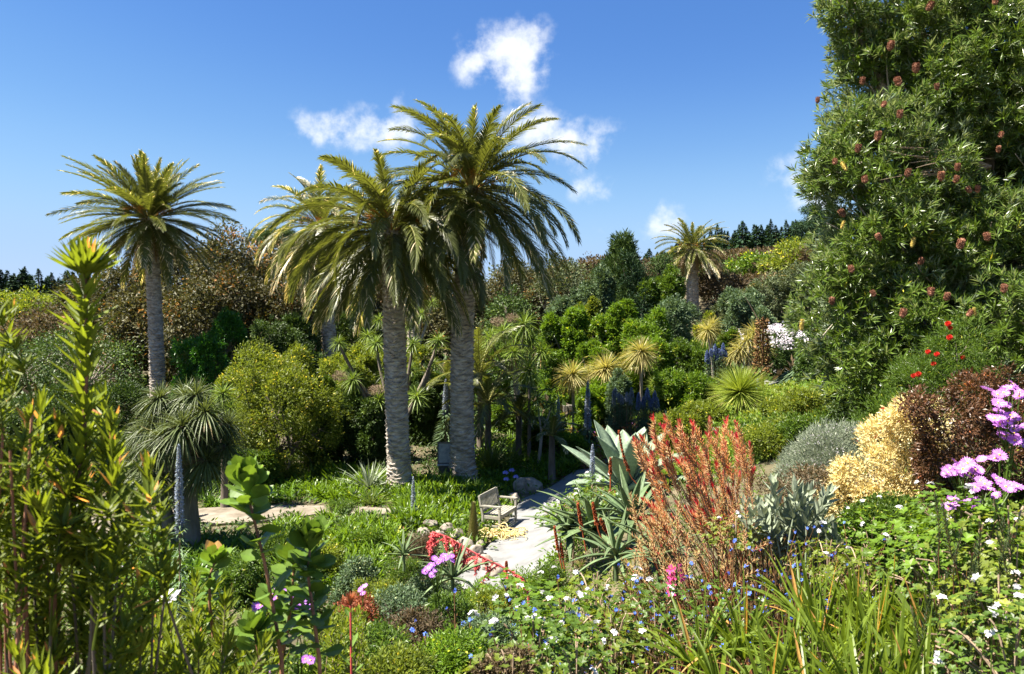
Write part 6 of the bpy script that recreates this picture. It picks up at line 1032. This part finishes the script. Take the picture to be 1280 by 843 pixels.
for px, py, Y in WH:
    c = at(px, py, Y); g = hz(c[0], c[1]); o = empty('white_flower', (c[0], c[1], g), 'white geranium flower head held above the leaves on its own stalk', 'flower', 'single white flower heads'); zz = c[2] - g; mb = MB(); tube(mb, [(0, .02, -.02), (0, .01, zz * .5), (0, 0, zz)], .003, 4, .5); part('stem', (mb, MT['green']), o); part('flower', UM[int(px) % 3], o, (0, 0, zz), align(unit([r.normal() * .3, -.7, 1])), .95)

# ---- iris / strap clumps near, dry grasses, blue-flowered stems
IR = [tuft_mesh('leaves', 'iris', 34, .62, .03, 34, 84, .6, k, t0=.42, tip=.3, segs=6, prof='sword', tvar=.22, rb=.07, lean=(-.15, 0, 0)) for k in range(4)]
GRP = 'yellow-green sword-leaved clumps at the bottom right'
for i, (px, py, Y) in enumerate([(1010, 835, 3.4), (1050, 810, 3.7), (1090, 790, 3.9), (1130, 800, 3.8), (1160, 770, 4.1), (1075, 850, 3.2), (1025, 770, 4.2), (1115, 840, 3.3), (1150, 840, 3.2), (985, 800, 3.8), (960, 850, 3.3), (1065, 745, 4.6), (1000, 740, 4.7), (1185, 800, 3.7), (930, 790, 4.1), (900, 840, 3.5), (870, 800, 4.1), (1100, 760, 4.4)]):
    c = at(px, py, Y); g = hz(c[0], c[1]); o = tag(part('sword_leaved_clump', IR[i % 4], None, (c[0], c[1], max(g, c[2] - .12)), (0, 0, r.random() * 1.2 - .6), r.uniform(.7, .95)), 'yellow-green sword-leaved clump in the dense stand at the bottom right', 'grass clump', GRP)
GT = [tuft_mesh('leaves', 'iris', 46, .5, .008, 30, 86, .7, k + 20, t0=.3, tip=.3, segs=4, tvar=.2) for k in range(3)]; DT = [tuft_mesh('leaves', 'dry', 60, .34, .006, 20, 86, .5, k + 30, t0=.5, segs=3, tvar=.25) for k in range(3)]
r = np.random.default_rng(55)
for i in range(44): px = r.uniform(360, 1240); Y = r.uniform(3.6, 11); g = gx(px, Y); tag(part('grass_clump', GT[i % 3], None, g, (0, 0, r.random() * 6), r.uniform(.7, 1.3)), 'thin green grass tuft growing among the near flowers', 'grass clump', 'thin grass tufts on the near slope')
for i in range(60): px = np.r_[r.uniform(380, 640), r.uniform(600, 1150)][int(r.random() < .6)]; Y = r.uniform(4, 14); g = gx(px, Y); tag(part('dry_grass_clump', DT[i % 3], None, g, (0, 0, r.random() * 6), r.uniform(.7, 1.3)), 'straw-coloured dry tuft between the near plants', 'grass clump', 'dry tufts on the near slope')
BF = umbel_mesh('blue', 2, .006, .0068, 3)
def blue_stem(seed):
    r = np.random.default_rng(seed); o = empty('blue_flowered_stem', (0, 0, 0), 'brown branching stem dotted with small bright blue flowers on the near slope', 'flower', 'blue-flowered brown stems'); mb = MB(); q = []
    for k in range(7): a = r.random() * 6.28; e = np.array([math.cos(a) * r.uniform(.04, .2), math.sin(a) * r.uniform(.04, .2), r.uniform(.45, .8)]); b_ = bez((0, 0, 0), e * [.3, .3, .6], e, 8); tube(mb, b_, np.linspace(.0045, .002, 8), 4, r.random() * .5); n = 22; s = r.uniform(.35, 1, n); leaves(mb, np.stack([np.interp(s, np.linspace(0, 1, 8), b_[:, c]) for c in range(3)], 1), unit(rdir(n, r) * .6 + [0, 0, 1]), .022, .007, r.random(n) * .6); q += [b_[7], b_[5] + r.normal(size=3) * .012]
    part('stem', (mb, MT['spent']), o)
    for k in q[:7]: part('flower', BF, o, k, align(unit(rdir(1, r)[0] + [0, -.5, .6])), r.uniform(.9, 1.4))
    return o
bs = [blue_stem(k) for k in range(3)]; KIDS.update({o.name: [c for c in o.children] for o in bs}); used = [False] * 3; r = np.random.default_rng(21)
for i in range(78):
    cc = [(700, 690), (800, 690), (835, 740), (900, 700), (960, 690), (1010, 660), (1080, 700), (1130, 650), (690, 750), (950, 780), (1060, 820), (780, 720), (600, 735)][int(r.integers(13))]; px = cc[0] + r.normal() * 28; py = cc[1] + r.normal() * 22; Y = np.interp(py, [620, 700, 800, 880], [7.5, 5.4, 4.0, 3.4]) * r.uniform(.92, 1.08); c = at(px, py, Y); g = hz(c[0], c[1]); s = np.clip((c[2] - g) / .68, .6, 1.7); k = i % 3
    if used[k]: copy_thing(bs[k], (c[0], c[1], g), r.random() * 6, s)
    else: bs[k].location = (c[0], c[1], g); bs[k].scale = (s, s, s); used[k] = True
# ---- magenta gladiolus-like flowers
p = gx(846, 4.8); o = empty('magenta_flower_spike', p, 'magenta hooded flowers stacked on a grey stem before the crimson-tipped bush', 'flower'); top = at(846, 705, 4.8) - p; mb = MB(); tube(mb, bez((0, 0, 0), top * .5, top, 6), .005, 5, .5); part('stem', (mb, MT['leucod']), o); BM = bloom_mesh('magenta', .034, 4, 3, w=.7)
for a, b in ((838, 713), (842, 712), (848, 710), (839, 722), (843, 721), (838, 731), (843, 730), (849, 740), (843, 741), (851, 722), (838, 741)): part('flower', BM, o, at(a, b, 4.78) - p, align(unit([-.8 if a < 846 else .5, -.5, .15])), r.uniform(.8, 1.1))

# dry tangled stems on the near slope
r = np.random.default_rng(88)
TG = []
for k in range(3):
    mb = MB()
    for j in range(26): a = r.random() * 6.28; p0 = np.array([r.normal() * .1, r.normal() * .1, 0]); e = p0 + [math.cos(a) * r.uniform(.15, .5), math.sin(a) * r.uniform(.15, .5), r.uniform(.05, .5)]; tube(mb, bez(p0, (p0 + e) / 2 + r.normal(size=3) * .09 + [0, 0, .08], e, 8), np.linspace(.005, .0018, 8), 4, r.random())
    TG.append(mb.mesh('dry_stems', MT['twig']))
for i in range(26): px = r.uniform(480, 1180); Y = r.uniform(3.4, 9.5); g = gx(px, Y); tag(part('dry_stem_tangle', TG[i % 3], None, g + [0, 0, .05], (0, 0, r.random() * 6), r.uniform(.7, 1.2)), 'tangle of bare pale dry stems among the near flowers', 'dry stems', 'dry stem tangles on the near slope')

# fine-leaved low bushes filling the slope at the bottom, left of centre
NB = [(420, 800, 4.6, 70, 60, 'lime', 'low yellow-green fine bush right of the red bud shoot'), (468, 815, 4.3, 80, 70, 'green', 'mid green fine-leaved bush at the bottom edge left of centre'), (520, 800, 4.7, 80, 60, 'brown', 'brown-tinged fine heathy bush at the bottom left of centre'), (566, 825, 4.2, 80, 60, 'bright', 'light green feathery bush at the bottom edge in the centre'), (610, 800, 4.6, 70, 60, 'blueg', 'grey green fine bush at the bottom centre below the lilac daisies'), (500, 762, 5.6, 80, 46, 'blueg', 'grey green low bush below the lilac-white daisies'), (560, 770, 5.4, 80, 46, 'green', 'small mid green bush beneath the foot of the red stalk'), (612, 762, 5.8, 60, 40, 'lime', 'yellowish fine bush left of the white geraniums'), (445, 770, 5.6, 60, 40, 'orangel', 'russet fine heath bush behind the red bud shoot'), (400, 838, 3.9, 70, 40, 'green', 'green fine bush cut by the bottom edge beside the small shoots'), (500, 845, 3.8, 90, 40, 'lime', 'yellow-green fine bush cut by the bottom edge left of centre'), (640, 842, 3.8, 80, 40, 'brown', 'withered brown fine bush cut by the bottom edge in the centre')]
for i, (px, py, Y, w_, h_, mat, lab) in enumerate(NB): near_bush('low_bush', px, py, Y, w_, h_, mat, lab, .03, .011, .055, 420, nleaf=30, nl=5, seed=200 + i, spread=.7)
for i, (px, Y, w_, top, mat, lab) in enumerate([(345, 17.5, 50, 668, 'green', 'rounded leafy clump at the left of the sloping strap-leaved bed'), (400, 16.5, 44, 676, 'lime', 'yellow-green leafy clump in the middle of the sloping bed'), (455, 18.5, 40, 664, 'bright', 'pale green leafy clump at the upper right of the sloping bed'), (370, 14, 60, 712, 'dark', 'dark leafy mound at the foot of the sloping bed'), (300, 15, 60, 690, 'green', 'green mound behind the tall round-leaved shoot'), (440, 15, 50, 700, 'blueg', 'blue-green mound low in the sloping bed')]):
    plant('shrub', px, Y, w_, top, mat, lab, 'shrub', leaf=.07, lw=.03, nleaf=26, nl=8, rc=.11, nmax=420)

# ================================================================== FOREGROUND, LEFT: LEAFY SHOOTS CLOSE TO THE CAMERA
PR = [shoot_mesh('shoot', 'protea', .6, 62, .115, .021, .12, 62, 16, k, .0055, .16 * (k - 2), whorl=(0, 4, 5, 0, 3)[k], segs=4, t0=.48, tipt=.25, fold=.22, curve=-.12, stemmat='protea', st=.2, tvar=.22, dens_top=1.25) for k in range(5)]
P2 = [shoot_mesh('shoot', 'protea', .42, 56, .09, .017, .1, 58, 14, k + 9, .005, .18 * (k - 1.5), segs=4, t0=.45, tipt=.2, fold=.22, curve=-.1, stemmat='twig', tvar=.15) for k in range(4)]
r = np.random.default_rng(91)
# the tall one with its woody stem
Y = 2.0; g = gx(62, Y); o = empty('tall_leafy_shoot', g, 'tallest out-of-focus yellow-green shoot rising against the sky at left', 'shrub'); st = at(66, 735, Y) - g; mid = at(104, 560, Y) - g; tp = at(106, 335, Y) - g
mb = MB(); tube(mb, np.r_[bez((0, 0, -.05), (0, 0, .2), st, 6), bez(st, (st + mid) / 2 + [.01, 0, 0], mid, 7)[1:], bez(mid, (mid + tp) / 2 + [.012, 0, 0], tp, 6)[1:]], np.linspace(.011, .0045, 17), 8, .5); part('stem', (mb, MT['cone_b']), o)
N = 200; s = np.linspace(0, 1, N); ax = np.array([st + (mid - st) * q * 2 if q < .5 else mid + (tp - mid) * (q - .5) * 2 for q in s]); a = np.arange(N) * 2.4; e = np.where(s > .93, R(64), R(40)) + r.normal(0, .28, N); D = np.stack([np.cos(e) * np.cos(a), np.cos(e) * np.sin(a), np.sin(e)], 1); mb = MB(); k = s > .12
leaves(mb, ax[k], D[k], r.uniform(.075, .115, N)[k], r.uniform(.016, .024, N)[k], np.clip(.5 + r.normal(0, .16, N) + .15 * (s > .9), 0, 1)[k], U=np.array([0, 0, 1.]), segs=5, bend=.15, fold=.25, prof='lance', tip=.25); part('leaves', (mb, MT['protea']), o)
n = 80; a = np.arange(n) * 2.4; e = np.radians(np.linspace(80, 15, n)); mb = MB(); D = np.stack([np.cos(e) * np.cos(a), np.cos(e) * np.sin(a), np.sin(e)], 1); leaves(mb, np.repeat([tp], n, 0) - [0, 0, .02], D, .105, .021, np.clip(r.normal(.6, .16, n), 0, 1), U=np.array([0, 0, 1.]), segs=4, bend=.12, fold=.25, tip=.2); part('top_leaves', (mb, MT['protea']), o)
tips = [(60, 500, .1), (90, 540, -.1), (130, 525, 0), (150, 560, .1), (75, 580, .2), (120, 600, -.2), (100, 640, .1), (45, 600, .2), (150, 620, -.15), (180, 590, -.2), (195, 575, -.1), (165, 650, 0), (60, 660, .2), (20, 560, 0), (30, 640, -.2), (130, 690, 0), (90, 700, .2), (10, 700, 0), (175, 700, .1), (50, 720, -.1), (110, 760, .1), (150, 780, 0), (20, 780, .1), (75, 800, -.1), (60, 540, .3), (105, 500, .15)] + [(r.uniform(-10, 190), r.uniform(560, 860), r.uniform(-.25, .45)) for i in range(30)]
shoots_bush('leafy_shoot_shrub', 'out-of-focus mass of yellow-green leafy shoots around the tallest one at left', 70, 2.05, [(a + r.uniform(-6, 6), b, c) for a, b, c in tips], PR, unitL=.6, sscale=.62, base_spread=.22, stem_mat='bark', stem_r=.006, headfrac=.7)
tips = [(-8, 395, .1), (4, 360, .0), (-12, 470, .2), (8, 530, .1), (-20, 420, -.1), (14, 610, .1), (-4, 650, 0), (24, 700, .2)] + [(r.uniform(-40, 30), r.uniform(440, 840), r.uniform(-.1, .3)) for i in range(12)]
shoots_bush('leafy_shoot_shrub', 'blurred leafy shoots cut off by the left edge', -30, 1.9, tips, PR, unitL=.6, sscale=.5, base_spread=.08, stem_mat='cone_b', stem_r=.006)
tips = [(236, 722, 0), (250, 735, .2), (222, 760, -.1), (265, 745, .1), (280, 735, .3), (240, 780, -.1), (270, 790, 0), (300, 770, .2), (205, 775, .1), (185, 800, 0), (225, 815, -.1), (290, 810, .1), (255, 830, 0), (320, 800, .2), (165, 760, .2), (315, 740, .3), (195, 730, .3), (175, 835, -.1), (300, 840, 0), (140, 800, .1), (130, 835, -.1), (155, 815, -.2), (210, 840, -.2), (345, 790, .4), (335, 830, .2)] + [(r.uniform(150, 350), r.uniform(735, 850), r.uniform(-.2, .6)) for i in range(30)]
shoots_bush('leafy_shoot_shrub', 'bright yellow-green leafy shoots along the bottom edge, in focus, left of the purple daisies', 240, 2.9, tips, P2, unitL=.42, sscale=.8, base_spread=.16, stem_mat='twig', stem_r=.005)
tips = [(r.uniform(100, 340), r.uniform(790, 870), r.uniform(-.3, .3)) for i in range(40)]
shoots_bush('leafy_shoot_shrub', 'lowest leafy shoots cut off by the bottom edge at left', 200, 2.6, tips, P2, unitL=.42, sscale=.8, base_spread=.2, stem_mat='twig', stem_r=.005)
tips = [(r.uniform(395, 470), r.uniform(760, 850), r.uniform(-.2, .5)) for i in range(12)]
shoots_bush('leafy_shoot_shrub', 'small upright green shoots with a red bud left of centre at the bottom', 430, 3.4, tips, P2, unitL=.42, sscale=.6, base_spread=.12, stem_mat='twig', stem_r=.004)
# red-tipped bud shoot
g = gx(440, 3.2); tp = at(438, 745, 3.2) - g; o = empty('red_bud_shoot', g, 'shoot with a red pointed bud above green leaves at the bottom left of centre', 'plant'); mb = MB(); tube(mb, bez((0, 0, 0), tp * .5, tp, 6), .005, 6, .3); part('stem', (mb, MT['coral']), o); mb = MB(); n = 14; a = np.arange(n) * 2.4; leaves(mb, np.repeat([tp], n, 0) - [0, 0, .05], np.stack([np.cos(a) * .35, np.sin(a) * .35, 1 + 0 * a], 1), .07, .018, .9, U=np.array([0, 0, 1.]), segs=3); part('bud', (mb, MT['orangel']), o)
mb = MB(); n = 16; a = np.arange(n) * 2.4; leaves(mb, tp * np.linspace(.55, .95, n)[:, None], np.stack([np.cos(a), np.sin(a), .8 + 0 * a], 1), .075, .022, r.random(n) * .6, U=np.array([0, 0, 1.]), segs=3, prof='paddle'); part('leaves', (mb, MT['paddle']), o)
# round-leaved protea shoots
def paddle_shoot(pts, Y, label, n, leaf, lw, seed, tiptint=.5, dens=1.):
    r = np.random.default_rng(seed); P = np.array([at(a, b, Y) for a, b in pts]); g = np.array([P[0][0], P[0][1], hz(P[0][0], P[0][1])]); o = empty('round_leaved_shoot', g, label, 'shrub'); c = np.r_[[[0, 0, -.03]], P - g]; t = np.linspace(0, len(c) - 1, 16); c2 = np.stack([np.interp(t, range(len(c)), c[:, k]) for k in range(3)], 1); mb = MB(); tube(mb, c2, np.linspace(.009, .004, 16), 8, .8); part('stem', (mb, MT['cone_b']), o)
    s = np.clip(r.uniform(.2, 1, n) ** .8, 0, 1); s[:n // 3] = r.uniform(.93, 1, n // 3); s.sort(); Pp = np.stack([np.interp(s * 15, range(16), c2[:, k]) for k in range(3)], 1); a = np.arange(n) * 2.4; e = np.where(s > .92, R(55), R(18)) + r.normal(0, .3, n); D = np.stack([np.cos(e) * np.cos(a), np.cos(e) * np.sin(a), np.sin(e)], 1); mb = MB()
    leaves(mb, Pp, D, leaf * r.uniform(.8, 1.15, n), lw * r.uniform(.85, 1.15, n), np.clip(.35 + r.normal(0, .15, n) + tiptint * (s > .9), 0, 1), U=np.array([0, 0, 1.]) + .35 * r.normal(size=(n, 3)), segs=6, prof='paddle', fold=.06, bend=.12, tip=.08); part('leaves', (mb, MT['paddle']), o)
paddle_shoot([(352, 825), (345, 780), (330, 700), (315, 640), (306, 598)], 2.7, 'tall shoot with rounded waxy leaves and a reddish tip left of centre', 84, .1, .058, 1, .32)
paddle_shoot([(270, 820), (262, 760), (262, 720), (270, 700)], 3.0, 'low round-leaved shoot with red-brown tip leaves left of the tall one', 44, .08, .042, 2, .4)
paddle_shoot([(400, 830), (392, 770), (385, 720), (388, 675)], 2.8, 'shaded dark round-leaved shoot right of the tall one', 66, .095, .058, 3, 0)
paddle_shoot([(350, 830), (362, 770), (366, 730), (368, 700)], 2.9, 'leafy round-leaved side shoot close behind the tall one', 60, .09, .052, 4, .1)
paddle_shoot([(330, 845), (322, 812), (318, 790)], 2.6, 'short round-leaved shoot at the bottom edge', 36, .085, .05, 5, .1)
print('polygons', sum(len(m.polygons) for m in bpy.data.meshes), 'objects', len(bpy.data.objects))
